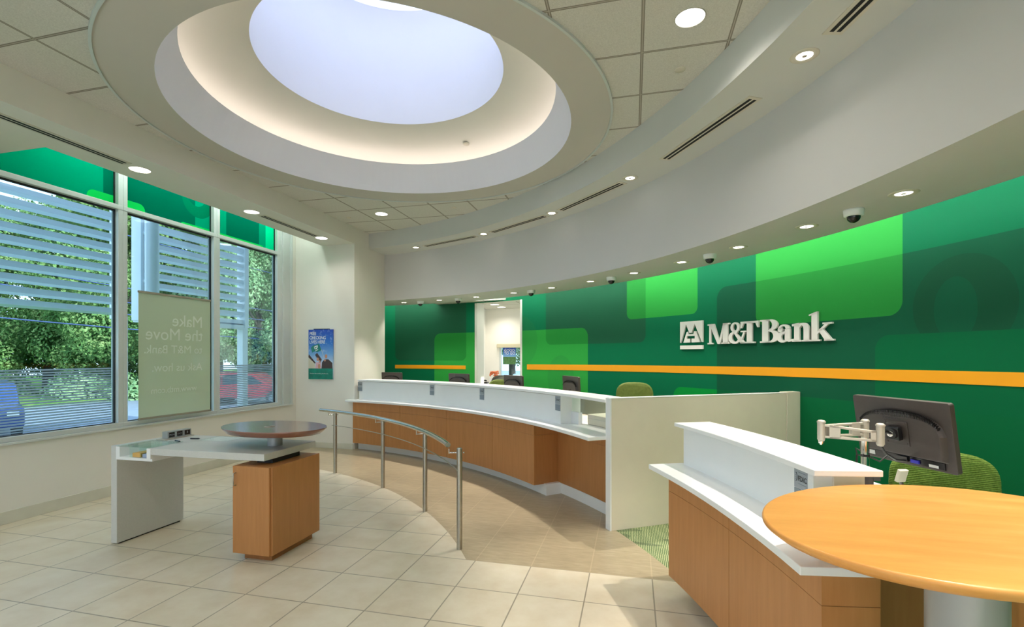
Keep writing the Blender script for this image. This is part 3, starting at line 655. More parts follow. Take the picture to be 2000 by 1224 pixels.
g = G(); g.arc(7.13, 7.42, 43.1, AL, 0.0, 0.135); g.arc(7.345, 7.45, 33.8, 43.6, 0, 0.135); obj('toe_kick', g, 'white_laminate', tc)
g = G(); g.arc(7.30, 7.306, 34.0, 40.85, 1.02, 1.205); obj('glass_panel', g, 'desk_glass', tc)
g = G(); g.arc(7.29, 7.34, 39.7, 40.9, 0.885, 1.02); obj('low_fascia', g, 'white_laminate', tc)
def loft(a0, a1, r0, r1, z0, z1): g = G(); g.arc(r0, r1, a0, a1, z0, z1, 4); return g
t = thing('cash_machine', 'white cash machine seen through the glass end of the teller counter', 'cash machine', pol(7.55, 36, 0.885))
obj('cabinet', loft(34.2, 39.6, 7.40, 7.93, 0.886, 1.0), 'cream_laminate', t, bevel=0.006)
obj('drawer_line', loft(34.2, 39.6, 7.397, 7.40, 0.955, 0.957), 'grey_laminate', t)
t = thing('screen_divider', 'mottled grey upright divider behind the glass at the counter end', 'divider', pol(7.95, 44, 0.886))
g = loft(41.2, 46.6, 7.95, 7.985, 0.886, 1.14); obj('panel', g, 'granite_grey', t, bevel=0.01)
# radial privacy wall at the counter end
pw = thing('privacy_wall', 'low cream privacy wall running from the teller counter back to the green wall', 'partition', pol(8.2, 33))
def radial(a_face, r0, r1, th, z0, z1, side=1):
    u = (pol(1, a_face) - pol(0, a_face)).normalized(); n = Vector((-u.y, u.x, 0)) * side
    p0, p1 = pol(r0, a_face), pol(r1, a_face)
    pts = [p0, p1, p1 + n * th, p0 + n * th]; return [(p.x, p.y) for p in pts]
g = G(); g.prism(radial(32.75, 7.14, 9.30, 0.085, 0, 1.25), 0.0, 1.250); obj('panel', g, 'cream_laminate', pw, bevel=0.002)
g = G(); g.prism(radial(32.75, 7.125, 7.14, 0.085, 0, 1.25), 0.0, 1.252); obj('front_edge', g, 'white_laminate', pw)
g = G(); g.prism(radial(32.72, 9.305, 9.495, 0.10, 0, 1.25), 0.0, 1.262); obj('wall_post', g, 'cream_laminate', pw, bevel=0.002)
g = G(); g.prism(radial(32.74, 7.14, 9.30, 0.09, 0, 1.25), 1.2505, 1.256); obj('top_edge', g, 'white_laminate', pw)

# FDIC notices
def fdic(a, label, r=7.147, z1=1.197, zb=1.03, w=0.10, first=None):
    c_ = pol(r - 0.003, a); tdir = (pol(r, a - 0.5) - pol(r, a)).normalized(); nrm = -(pol(1, a) - pol(0, a)).normalized()
    t = thing('deposit_notice', label, 'sign', (c_.x, c_.y, zb), math.atan2(tdir.y, tdir.x), 'FDIC notices on the counters')
    return t
proto = fdic(78.2, 'grey FDIC notice at the far left end of the teller counter, by the pillar')
H_ = 0.165; W_ = 0.10
g = G(); g.box(-W_ / 2, W_ / 2, -0.001, 0.002, 0.075, H_); obj('upper_plate', g, 'sign_grey', proto, world=False)
g = G(); g.box(-W_ / 2, W_ / 2, -0.001, 0.002, 0, 0.072)
obj('lower_plate', g, 'sign_grey_dark', proto, world=False)
g = G()
for k in range(4): g.box(-W_ * 0.42, W_ * 0.42, -0.0016, -0.001, 0.012 + k * 0.013, 0.015 + k * 0.013)
g.box(-0.02, W_ * 0.45, -0.0016, -0.001, 0.147, 0.149); g.box(-0.02, W_ * 0.45, -0.0016, -0.001, 0.096, 0.0975)
for k in range(5): g.box(-W_ * 0.46, -W_ * 0.36, -0.0016, -0.001, 0.104 + k * 0.009, 0.1065 + k * 0.009)
obj('small_print', g, 'sign_line', proto, world=False)
me = text_mesh('FDIC', 0.033, align='LEFT', spacing=0.95, off=0.0006); me.transform(frame((-0.019, -0.0018, 0.110), (1, 0, 0), (0, 0, 1))); me.materials.clear(); me.materials.append(MATS['lettering_black'])
o = bpy.data.objects.new('lettering', me); COL.objects.link(o); o.parent = proto
g = G()
arcp = [(-0.037 + 0.010 * math.cos(math.radians(a)), 0, 0.125 + 0.022 * math.sin(math.radians(a))) for a in range(-60, 61, 15)]
g.tube([(x, -0.0015, z) for x, y, z in arcp], 0.0012, 5); obj('arc_mark', g, 'lettering_black', proto, world=False)
for a, lab in ((64.5, 'grey FDIC notice on the counter below the second black monitor'), (55.0, 'grey FDIC notice on the counter below the third black monitor'), (41.35, 'grey FDIC notice beside the glass end of the teller counter')):
    c_ = pol(7.144, a); td = (pol(7.1, a - 0.5) - pol(7.1, a)); dup(proto, (c_.x, c_.y, 1.03), math.atan2(td.y, td.x), lab)

# ------------------------------------------------------------------ monitors at the tellers
def make_monitor(W=0.50, H=0.33, D=0.03, brand=True):
    t = thing('monitor', '', 'monitor')
    # local: x across, y towards the back (seen from the lobby: back faces -y), z up; origin at the centre of the screen block
    g = G(); pts = []
    def slab(hw, hh, r, n=5):
        out = []
        for cx, cz, a0 in ((hw - r, hh - r, 0), (-hw + r, hh - r, 90), (-hw + r, -hh + r, 180), (hw - r, -hh + r, 270)):
            for k in range(n + 1):
                a = math.radians(a0 + 90 * k / n); out.append((cx + r * math.cos(a), cz + r * math.sin(a)))
        return out
    Mx = Matrix(((1, 0, 0, 0), (0, 0, -1, 0), (0, 1, 0, 0), (0, 0, 0, 1)))
    g.prism(slab(W / 2, H / 2, 0.012), -0.014, 0.014, Mx); obj('bezel', g, 'black_plastic', t, bevel=0.003, world=False)
    g = G(); g.box(-W / 2 + 0.018, W / 2 - 0.018, 0.0142, 0.0155, -H / 2 + 0.022, H / 2 - 0.018); obj('screen', g, 'glossy_black', t, world=False)
    # domed rear shell, arched at the top
    def shell(s):
        out = []; n = 26
        for k in range(n + 1):
            u = -1 + 2 * k / n; out.append((u * W * 0.445 * s, (H * 0.02 + H * 0.30 * math.sqrt(max(0, 1 - abs(u) ** 2.6))) * s))
        out += [(W * 0.435 * s, -H * 0.36 * s), (-W * 0.435 * s, -H * 0.36 * s)]
        return out
    g = G(); a, b = shell(1.0), shell(0.93); n = len(a)
    vs = [(x, -0.013, z) for x, z in a] + [(x * 0.99, -0.036, z) for x, z in b]
    g.smooth = False
    g.add(vs, [(i, (i + 1) % n, n + (i + 1) % n, n + i) for i in range(n)] + [list(range(n, 2 * n))]); g.smooth = False
    obj('rear_shell', g, 'black_plastic', t, bevel=0.004, world=False)
    g = G(); m = 58
    for k in range(m):
        u = -0.93 + 1.86 * k / (m - 1); x = u * W * 0.43; zt = H * 0.02 + H * 0.30 * math.sqrt(max(0, 1 - abs(u) ** 2.6))
        g.box(x - 0.0016, x + 0.0016, -0.037, -0.018, zt - 0.018 * (1.5 - abs(u)), zt * 1.02 + 0.002)
    obj('vent_ribs', g, 'glossy_black', t, world=False)
    g = G(); g.box(-W * 0.33, W * 0.40, -0.020, -0.013, -H * 0.46, -H * 0.36); g.box(-0.03, 0.03, -0.030, -0.014, -H * 0.44, -H * 0.37); obj('port_bay', g, 'glossy_black', t, world=False)
    return t
mon = make_monitor()
g = G(); g.box(-0.05, 0.05, -0.045, -0.035, -0.13, 0.0); g.cyl((0, -0.028, -0.30), (0, -0.03, -0.05), 0.022, 16); obj('stand_neck', g, 'black_plastic', mon, world=False)
g = G(); g.smooth = True; g.lathe([(0.001, -0.295), (0.11, -0.297), (0.115, -0.305), (0.115, -0.31)], n=28, sx=1.1); obj('stand_base', g, 'black_plastic', mon, world=False)
first = True
for a, r, zt, tw, lab in ((76.2, 7.70, 1.352, 2, 'black monitor at the far left of the teller counter, beside the pillar'), (64.1, 7.70, 1.362, 2, 'black monitor on the teller counter just left of the doorway'),
                      (54.7, 7.72, 1.366, 7, 'black monitor on the teller counter in front of the doorway'), (45.6, 7.75, 1.392, 14, 'black monitor nearest the glass end of the teller counter')):
    p_ = pol(r, a); td = pol(r, a - 0.5) - pol(r, a); rz = math.atan2(td.y, td.x) - math.radians(tw)
    o = mon if first else dup(mon, (0, 0, 0)); first = False
    o.location = (p_.x, p_.y, zt - 0.165); o.rotation_euler = (0.05, 0, rz); o['label'] = lab; o['group'] = 'monitors behind the teller counter'
# their feet stand on the work surface: riser shelf
g = G(); g.arc(7.55, 7.95, 42, 77.8, 0.8855, 0.888); 

# ------------------------------------------------------------------ handrail
hr = thing('handrail', 'curved stainless steel handrail on four posts along the tile edge', 'railing', pol(5.685, 50))
for a in (68.3, 56.4, 44.6, 33.2):
    p_ = pol(5.685, a); q_ = pol(5.60, a + 0.25)
    g = G(); g.cyl((p_.x, p_.y, 0), (p_.x, p_.y, 0.86), 0.0245, 24); g.cyl((p_.x, p_.y, 0.86), (p_.x, p_.y, 0.867), 0.0245, 24, 0.016)
    po = obj('post', g, 'brushed_steel', hr)
    g = G(); g.smooth = True; g.tube([(p_.x, p_.y, 0.825), (q_.x, q_.y, 0.825)], 0.006, 8); g.tube([(q_.x, q_.y, 0.819), (q_.x, q_.y, 0.862)], 0.006, 8); o_ = pol(5.72, a - 0.1); g.sphere((o_.x, o_.y, 0.825), 0.008, 10, 6); obj('bracket', g, 'polished_steel', po)
g = G(); g.smooth = True; g.tube([pol(5.60, 33.9 + (70.6 - 33.9) * k / 60, 0.885) for k in range(61)], 0.0225, 18); obj('rail', g, 'polished_steel', hr)
g = G(); g.smooth = True; g.tube([pol(5.665, 33.0 + (68.8 - 33.0) * k / 60, 0.676) for k in range(61)], 0.005, 8); obj('wire_rod', g, 'brushed_steel', hr)

# ------------------------------------------------------------------ bank sign on the green wall
def ell(cx, cy, rx, ry, a0, a1, n=14): return [(cx + rx * math.cos(math.radians(a0 + (a1 - a0) * k / n)), cy + ry * math.sin(math.radians(a0 + (a1 - a0) * k / n))) for k in range(n + 1)]
def band(o, i): return o + i[::-1]
SERIF = 0.07
def glyphs():
    S = {}
    S['M'] = (1.20, [[(0.0, 1), (0.30, 1), (0.30, .93), (0.0, .93)], [(0.10, 0), (0.19, 0), (0.19, .97), (0.10, .97)], [(0.0, 0), (0.30, 0), (0.30, .07), (0.0, .07)],
        [(0.10, 1), (0.36, 1), (0.70, 0.0), (0.56, 0.0)], [(0.60, 0.0), (0.70, 0.0), (0.96, 1), (0.86, 1)], [(0.84, 0), (1.10, 0), (1.10, 1), (0.84, 1)], [(0.76, 0), (1.18, 0), (1.18, .07), (0.76, .07)], [(0.84, 1), (1.19, 1), (1.19, .93), (0.84, .93)]])
    S['&'] = (0.86, [band(ell(.33, .76, .22, .24, -20, 340, 24), ell(.33, .77, .10, .16, -20, 340, 24)), band(ell(.31, .28, .31, .29, 60, 345, 24), ell(.34, .30, .16, .21, 60, 345, 24)),
        [(.16, .66), (.32, .56), (.84, .0), (.60, .0)], [(.58, .14), (.66, .10), (.80, .50), (.73, .52)], [(.60, .52), (.86, .52), (.86, .58), (.60, .58)], [(.60, 0), (.88, 0), (.88, .06), (.60, .06)]])
    S['T'] = (0.90, [[(0.32, 0), (0.58, 0), (0.58, 1), (0.32, 1)], [(0.0, .91), (.90, .91), (.90, 1), (0, 1)], [(0, .70), (.06, .70), (.16, .93), (0, .93)], [(.90, .70), (.84, .70), (.74, .93), (.90, .93)], [(.18, 0), (.72, 0), (.72, .07), (.18, .07)]])
    S['B'] = (0.84, [[(0.10, 0), (0.36, 0), (0.36, 1), (0.10, 1)], [(0, 0), (.45, 0), (.45, .07), (0, .07)], [(0, .93), (.45, .93), (.45, 1), (0, 1)],
        band(ell(.42, .755, .34, .245, 90, -90), ell(.40, .755, .13, .175, 90, -90)), band(ell(.44, .27, .40, .27, 90, -90), ell(.42, .27, .16, .20, 90, -90)),
        [(.3, .48), (.46, .48), (.46, .55), (.3, .55)], [(.3, 0), (.46, 0), (.46, .07), (.3, .07)], [(.3, .93), (.44, .93), (.44, 1), (.3, 1)]])
    S['a'] = (0.70, [band(ell(.30, .50, .26, .22, 170, 10), ell(.28, .50, .10, .16, 170, 10)), [(.34, .06), (.56, 0), (.56, .52), (.34, .52)], ell(.14, .50, .10, .09, 0, 360, 14)[:-1],
        band(ell(.24, .20, .24, .22, 80, 330), ell(.29, .20, .10, .13, 80, 330)), [(.26, .34), (.40, .38), (.40, .45), (.24, .42)], [(.46, .0), (.70, .06), (.70, .12), (.54, .10)]])
    S['n'] = (0.80, [[(.10, 0), (.32, 0), (.32, .70), (.10, .70)], [(0, .62), (.2, .62), (.32, .74), (0, .70)], [(0, 0), (.40, 0), (.40, .06), (0, .06)], band(ell(.46, .48, .26, .25, 150, 0), ell(.42, .46, .08, .17, 150, 0)), [(.50, 0), (.72, 0), (.72, .50), (.50, .50)], [(.44, 0), (.80, 0), (.80, .06), (.44, .06)]])
    S['k'] = (0.84, [[(.10, 0), (.32, 0), (.32, 1.12), (.10, 1.06)], [(0, 1.02), (.32, 1.12), (.32, 1.05), (0, .97)], [(0, 0), (.42, 0), (.42, .06), (0, .06)], [(.32, .36), (.62, .66), (.76, .66), (.32, .26)], [(.50, .62), (.84, .62), (.84, .68), (.50, .68)], [(.34, .42), (.48, .50), (.86, .0), (.60, 0)], [(.56, 0), (.90, 0), (.90, .06), (.56, .06)]])
    return S
GL = glyphs()
bs = thing('wall_sign', 'raised white bank lettering with square emblem on the green wall', 'sign', pol(RG, 37, 1.75))
def on_wall(a):       # frame on the wall at bearing a: x to the right as seen from the lobby, y up
    c_ = pol(RG - 0.012, a); u = (pol(RG, a - 0.5) - pol(RG, a)).normalized(); return frame((c_.x, c_.y, 0), u, (0, 0, 1))
def glyph_obj(name, key, a_left, a_right, z0, h):
    am = (a_left + a_right) / 2; wpx = abs(a_left - a_right) * KD; adv, polys = GL[key]; g = G()
    for poly in polys:
        pts = [((x / adv - 0.5) * wpx, z0 + y * h) for x, y in poly]
        n = len(pts); Mx = on_wall(am)
        g.prism(pts, -0.002, 0.022, Mx)
    return obj(name, g, 'logo_white', bs)
for key, aL, aR in (('M', 40.72, 38.55), ('&', 38.68, 37.05), ('T', 37.55, 35.95), ('B', 35.83, 34.20), ('a', 34.42, 33.10), ('n', 33.22, 31.80), ('k', 31.95, 30.30)):
    glyph_obj('letter', key, aL, aR, 1.812, 0.270 if key in 'M&T' else 0.272 if key == 'B' else 0.28)
g = G(); Mx = on_wall(42.4); lw = 0.199; z0, z1 = 1.845, 2.142
def lp(x, y): return ((x - 0.5) * 2 * lw, z0 + y * (z1 - z0))
shapes = [[(0, 0), (.04, 0), (.27, .87), (.27, 1), (0, 1)], [(.27, 1), (.27, .87), (.42, .45), (.52, .45), (.65, .87), (.65, 1)], [(.65, 1), (.65, .87), (.96, 0), (1, 0), (1, 1)],
          [(.15, 0), (.31, 0), (.31, .50), (.30, .50)], [(.31, 0), (.45, 0), (.45, .18), (.31, .18)], [(.31, .31), (.66, .31), (.66, .40), (.31, .40)], [(.31, .40), (.38, .40), (.35, .52), (.31, .50)],
          [(.52, 0), (.66, 0), (.66, .18), (.52, .18)], [(.66, 0), (.88, 0), (.70, .52), (.66, .52)], [(.60, .40), (.66, .40), (.66, .52), (.63, .52)]]
for poly in shapes: g.prism([lp(x, y) for x, y in poly], -0.002, 0.022, Mx)
obj('emblem', g, 'logo_white', bs)
g = G(); g.prism([(-lw, 1.752), (lw, 1.752), (lw, 1.805), (-lw, 1.805)], -0.002, 0.022, Mx); obj('emblem_bar', g, 'logo_white', bs)

# ------------------------------------------------------------------ near station
st = thing('teller_station', 'curved white-topped teller station with cherry panels in the right foreground', 'counter', pol(7.1, 16))
g = G(); g.arc(7.13, 7.25, 12.4, 23.25, 0.885, 1.15); obj('fascia', g, 'white_laminate', st)
g = G(); g.prism(radial(12.3, 7.21, 7.34, 0.10, 0, 1), 0.885, 1.15); obj('end_cheek', g, 'cream_laminate', st)
g = G(); g.arc(7.08, 7.36, 11.65, 23.6, 1.150, 1.176); obj('top_cap', g, 'white_laminate', st, bevel=0.003)
g = G(); g.arc(7.12, 7.13, 12.6, 23.25, 1.144, 1.150); obj('shadow_line', g, 'grey_laminate', st)
g = G(); g.arc(6.885, 7.36, 9.45, 23.6, 0.852, 0.885); obj('ledge', g, 'white_laminate', st, bevel=0.003)
for a0, a1 in ((9.9, 16.5), (16.5, 22.85)):
    g = G(); g.arc(6.99, 7.20, a0 + 0.015, a1 - 0.015, 0.13, 0.7165); g.arc(6.99, 7.20, a0 + 0.015, a1 - 0.015, 0.7185, 0.852); obj('wood_panel', g, 'cherry_veneer', st)
g = G(); g.prism(radial(13.0, 7.20, 8.3, 0.04, 0, 1), 0.10, 0.852); obj('modesty_panel', g, 'cherry_dark', st)
g = G(); g.arc(7.14, 7.25, 10.6, 22.5, 0.0, 0.135); obj('toe_kick', g, 'grey_laminate', st)
g = G(); g.arc(7.36, 8.05, 10.6, 23.4, 0.855, 0.885); obj('work_surface', g, 'white_laminate', st)
g = G(); g.arc(7.30, 8.0, 22.7, 23.3, 0.0, 0.853); obj('end_panel', g, 'cream_laminate', st)
c_ = pol(7.127, 13.15); td = (pol(7.1, 12.6) - pol(7.1, 13.1)); dup(proto, (c_.x, c_.y, 0.973), math.atan2(td.y, td.x), 'large near FDIC notice on the station in the right foreground')

# oval table beside it
OC = Vector((0.997, 1.852)); OPH = 0.535
OT = 1.12; OS = (EYE - OT) / 0.65
OCOL = Vector((1.155, 2.085)) * (0.53 / 0.655)
tb = thing('oval_table', 'honey maple oval table on a silver column at the right edge', 'table', (OC.x, OC.y, 0))
g = G(); g.smooth = True
prof = [(r_, OT + (z_ - 1) * OS) for r_, z_ in [(0.001, 1.0), (0.988, 1.0), (0.996, 0.998), (1.0, 0.990), (0.998, 0.982), (0.955, 0.958), (0.93, 0.950), (0.001, 0.950)]]
def oval(g, c, a, b, ph, prof, z0=0.0, n=96):
    vs = []; m = len(prof)
    for k in range(n):
        t_ = 2 * PI * k / n
        for s_, z in prof:
            off = (1 - s_) * (1 if s_ > 0.8 else 1)
            x, y = a * s_ * math.cos(t_), b * s_ * math.sin(t_)
            vs.append((c[0] + x * math.cos(ph) - y * math.sin(ph), c[1] + x * math.sin(ph) + y * math.cos(ph), z + z0))
    fs = [(((k + 1) % n) * m + i, ((k + 1) % n) * m + i + 1, k * m + i + 1, k * m + i) for k in range(n) for i in range(1, m - 2)]
    g.smooth = True; g.add(vs, fs); g.smooth = False
    g.add(vs, [[k * m + 1 for k in range(n)]]); g.add(vs, [[k * m + m - 2 for k in range(n)][::-1]])
oval(g, OC, 0.762 * OS, 0.560 * OS, OPH, prof)
# tops are modelled around their own origin so the grain runs with them
o = obj('tabletop', g, 'maple_top', tb)
g = G(); g.cyl((OCOL.x, OCOL.y, 0.02), (OCOL.x, OCOL.y, OT - 0.045), 0.093, 40); obj('column', g, 'light_column', tb)
g = G(); g.smooth = True; g.lathe([(0.09, 0.03), (0.24, 0.015), (0.26, 0.0)], (OCOL.x, OCOL.y, 0), 40); obj('foot', g, 'light_column', tb)
g = G(); g.cyl((OCOL.x, OCOL.y, OT - 0.055), (OCOL.x, OCOL.y, OT - 0.041), 0.15, 32); obj('mounting_plate', g, 'light_column', tb)

# monitor arm and the big monitor
ma = thing('swing_bracket', 'silver jointed monitor arm clamped behind the near station cap', 'monitor arm', (1.16, 2.86, 0.885))
PL = Vector((1.155, 2.865, 0)); J1 = Vector((0.925, 2.775, 0)); J2 = Vector((1.148, 2.690, 0)); VE = Vector((1.245, 2.820, 0))
g = G(); g.cyl((PL.x, PL.y, 0.885), (PL.x, PL.y, 1.05), 0.036, 24); g.cyl((PL.x, PL.y, 1.05), (PL.x, PL.y, 1.075), 0.036, 24, 0.026); g.box(PL.x - 0.02, PL.x + 0.06, PL.y - 0.02, PL.y + 0.03, 1.02, 1.06); obj('clamp_base', g, 'black_plastic', ma)
g = G(); g.cyl((PL.x, PL.y, 1.05), (PL.x, PL.y, 1.235), 0.0185, 28); obj('pole', g, 'chrome', ma)
def joint(p, z0, z1, r=0.0205):
    g = G(); g.cyl((p.x, p.y, z0), (p.x, p.y, z1 - 0.014), r, 28); g.smooth = True
    g.lathe([(r * 1.12, z1 - 0.014), (r * 1.12, z1 - 0.008), (r * 0.8, z1 - 0.002), (0.0005, z1)], (p.x, p.y, 0), 28); g.lathe([(r * 1.03, z0 + 0.028), (r * 1.03, z0 + 0.030)], (p.x, p.y, 0), 28)
    g.lathe([(0.0005, z0 - 0.012), (r * 0.7, z0 - 0.010), (r, z0)], (p.x, p.y, 0), 28)
    return obj('joint', g, 'silver_plastic', ma)
joint(PL, 1.232, 1.330, 0.0175); joint(J1, 1.232, 1.330, 0.0175); joint(J2, 1.232, 1.332, 0.0175)
g = G(); g.cyl((J1.x, J1.y, 1.205), (J1.x, J1.y, 1.222), 0.007, 10); g.cyl((J1.x, J1.y, 1.212), (J1.x, J1.y, 1.224), 0.013, 10); obj('bolt', g, 'chrome', ma)
def link(p, q, za, zb, zc, zd, th=0.022):
    d = (q - p).normalized(); n = Vector((-d.y, d.x, 0)) * th / 2; L = (q - p).length; g = G()
    def bar(t0, t1, a0, a1, b0, b1):
        P0, P1 = p + d * (L * t0), p + d * (L * t1)
        vs = [P0 - n + UP * a0, P1 - n + UP * b0, P1 + n + UP * b0, P0 + n + UP * a0, P0 - n + UP * a1, P1 - n + UP * b1, P1 + n + UP * b1, P0 + n + UP * a1]
        g.add(vs, [(3, 2, 1, 0), (4, 5, 6, 7), (0, 1, 5, 4), (1, 2, 6, 5), (2, 3, 7, 6), (3, 0, 4, 7)])
    def zl(t, a, b): return a + (b - a) * t
    bar(0.06, 0.94, zl(.06, zb, zd) - 0.012, zl(.06, zb, zd), zl(.94, zb, zd) - 0.012, zl(.94, zb, zd))
    bar(0.06, 0.94, zl(.06, za, zc), zl(.06, za, zc) + 0.012, zl(.94, za, zc), zl(.94, za, zc) + 0.012)
    bar(0.14, 0.34, zl(.14, za, zc), zl(.14, zb, zd), zl(.34, za, zc), zl(.34, zb, zd)); bar(0.84, 0.94, zl(.84, za, zc), zl(.84, zb, zd), zl(.94, za, zc), zl(.94, zb, zd))
    return obj('arm_link', g, 'silver_plastic', ma, bevel=0.003)
link(PL, J1, 1.243, 1.315, 1.243, 1.305); link(J1, J2, 1.240, 1.310, 1.240, 1.292)
MROT = Euler((0.167, 0.007, -1.135)); MR = Matrix.Translation(Vector((1.347, 2.924, 1.267))) @ MROT.to_matrix().to_4x4()
bigq = (Matrix.Rotation(-1.135, 4, 'Z') @ Matrix.Rotation(0.167, 4, 'X') @ Matrix.Rotation(0.007, 4, 'Y'))
MR = Matrix.Translation(Vector((1.347, 2.924, 1.267))) @ bigq
hub = MR @ Vector((0.0, -0.075, 0.0))
g = G(); g.smooth = True; g.tube([(J2.x, J2.y, 1.285), ((J2.x + hub.x) / 2, (J2.y + hub.y) / 2, 1.28), tuple(hub)], 0.009, 10); g.sphere(hub, 0.016, 16, 10)
obj('swivel', g, 'chrome', ma)
g = G(); g.smooth = True
g.tube([(J2.x, J2.y, 1.225), (J2.x + 0.03, J2.y + 0.02, 1.185), (J2.x + 0.10, J2.y + 0.08, 1.145), tuple(MR @ Vector((0.03, -0.04, -0.14)))], 0.0055, 8)
g.tube([(PL.x + 0.015, PL.y - 0.02, 1.14), (PL.x + 0.05, PL.y - 0.035, 1.122), (PL.x + 0.10, PL.y - 0.01, 1.155)], 0.004, 8)
g.tube([(PL.x - 0.03, PL.y - 0.02, 1.17), (PL.x - 0.05, PL.y - 0.02, 1.185), (PL.x - 0.045, PL.y - 0.02, 1.15), (PL.x - 0.02, PL.y - 0.025, 1.145)], 0.004, 8)
g.tube([(PL.x - 0.045, PL.y - 0.02, 1.15), (PL.x - 0.045, PL.y - 0.01, 1.05)], 0.005, 8)
obj('cable', g, 'cable_black', ma)
g = G(); g.cyl((PL.x, PL.y, 1.138), (PL.x, PL.y, 1.150), 0.0205, 24); obj('cable_tie', g, 'cable_black', ma)
bigm = make_monitor(0.51, 0.34)
bigm.matrix_basis = MR; bigm['label'] = 'large black monitor on the silver arm, its back turned to the lobby'
for k_ in ('group',):
    if k_ in bigm: del bigm[k_]
g = G(); g.prism([(-0.062, -0.062), (0.062, -0.062), (0.062, 0.062), (-0.062, 0.062)], 0.034, 0.040, Matrix(((1, 0, 0, 0.0), (0, 0, -1, 0), (0, 1, 0, 0.0), (0, 0, 0, 1))))
for sx in (-.052, .052):
    for sz in (-.052, .052): g.cyl((sx, -0.043, sz), (sx, -0.040, sz), 0.004, 8)
obj('mount_plate', g, 'black_plastic', bigm, bevel=0.003, world=False)
g = G(); g.box(-0.034, 0.034, -0.066, -0.040, -0.034, 0.034); g.cyl((0, -0.066, 0), (0, -0.074, 0), 0.026, 24); obj('tilt_block', g, 'glossy_black', bigm, bevel=0.003, world=False)
g = G(); g.box(0.13, 0.175, -0.0212, -0.0202, -0.154, -0.140); obj('sticker', g, 'paper_white', bigm, world=False)
g = G(); g.box(-0.19, -0.155, -0.0212, -0.0202, -0.150, -0.128); obj('sticker', g, 'paper_white', bigm, world=False)
g = G(); g.box(0.045, 0.085, -0.028, -0.020, -0.150, -0.133); obj('video_plug', g, 'brick_blue_bin', bigm, world=False)
me = text_mesh('ViewSonic', 0.024, align='CENTER', off=0.0002); me.transform(frame((-0.02, -0.0372, 0.068), (1, 0, 0), (0, 0, 1))); me.materials.clear(); me.materials.append(MATS['lettering_black'])
o = bpy.data.objects.new('lettering', me); COL.objects.link(o); o.parent = bigm
SC.view_layers[0].update()

# ------------------------------------------------------------------ chairs
def make_chair(back_mat='green_fabric', shell='black_plastic', W=0.50, H=0.46, zc=0.98):
    zs = zc - 0.36
    t = thing('office_chair', '', 'chair')
    # local: back towards -y?  the backrest's front faces -y ; origin on the floor under the seat, seat at 0.62
    def backpts(s, n=40):
        out = []
        for k in range(n):
            a = 2 * PI * k / n; c_, s_ = math.cos(a), math.sin(a); e = 0.62 if s_ > 0 else 0.8
            out.append((math.copysign(abs(c_) ** e, c_) * W / 2 * s, math.copysign(abs(s_) ** e, s_) * H / 2 * s))
        return out
    def pad(y0, y1, sc, mat, nm):
        g = G(); g.smooth = True; rings = [(y0, 0.93 * sc), (y0 - (y0 - y1) * 0.25, sc), (y0 - (y0 - y1) * 0.75, sc), (y1, 0.92 * sc)]
        vs = []; n = 40
        for y, s in rings: vs += [(x, y + 0.35 * x * x, z + zc) for x, z in backpts(s)]
        fs = [(i * n + k, (i + 1) * n + k, (i + 1) * n + (k + 1) % n, i * n + (k + 1) % n) for i in range(3) for k in range(n)]
        g.add(vs, fs); g.smooth = False; g.add(vs[:n], [list(range(n))]); g.add(vs[-n:], [list(range(n))[::-1]])
        return obj(nm, g, mat, t, world=False)
    pad(-0.215, -0.255, 1.0, back_mat, 'backrest'); pad(-0.256, -0.275, 0.97, shell, 'back_shell')
    g = G(); g.rbox(-0.25, 0.25, -0.22, 0.26, zs - 0.02, zs + 0.05, 0.09, 6); obj('seat', g, back_mat, t, bevel=0.02, world=False)
    g = G(); g.box(-0.03, 0.03, -0.28, -0.26, zs - 0.04, zc); g.box(-0.03, 0.03, -0.28, 0.0, zs - 0.055, zs - 0.025); g.cyl((0, 0, 0.10), (0, 0, zs - 0.02), 0.028, 16); obj('column', g, 'black_plastic', t, world=False)
    g = G(); g.lathe([(0.2, 0.28), (0.212, 0.29), (0.2, 0.30), (0.188, 0.29), (0.2, 0.28)], n=28); obj('foot_ring', g, 'brushed_steel', t, world=False)
    for k in range(5):
        a = 2 * PI * k / 5; g = G(); g.tube([(0, 0, 0.11), (0.3 * math.cos(a), 0.3 * math.sin(a), 0.055)], 0.017, 8); g.cyl((0.3 * math.cos(a) - 0.012, 0.3 * math.sin(a), 0.026), (0.3 * math.cos(a) + 0.012, 0.3 * math.sin(a), 0.026), 0.026, 14)
        obj('leg', g, 'black_plastic', t, world=False)
    return t
ch = make_chair(zc=0.83, W=0.54, H=0.44)
ch.location = (1.83, 3.42, -0.11 + 0.11); ch.rotation_euler = (0, 0, math.radians(165)); ch['label'] = 'green fabric chair right behind the oval table, near the big monitor'; ch['group'] = 'green office chairs behind the counters'
tall = make_chair('olive_shell', zc=1.07)
tall.location = (0.06, 6.62, 0); tall.rotation_euler = (0, 0, math.radians(190)); tall['label'] = 'green chair showing its rounded back above the counter, left of the privacy wall'; tall['group'] = ch['group']
def chair_at(x, y, rz, lab, dz=0.0):
    return dup(tall, (x, y, dz), math.radians(rz), lab)
low = make_chair('olive_shell', zc=0.98, W=0.52); low['group'] = ch['group']; low.location = (-2.36, 8.8, 0); low.rotation_euler = (0, 0, math.radians(200)); low['label'] = ('low green chair behind the counter seen at the foot of the doorway')
ch2 = make_chair('green_black', 'black_plastic', 0.52, 0.5); ch2.location = (-2.75, 10.35, 0.0); ch2.rotation_euler = (0, 0, math.radians(200)); ch2['label'] = 'dark chair with a green top edge in the office beyond the doorway'
SC.view_layers[0].update()
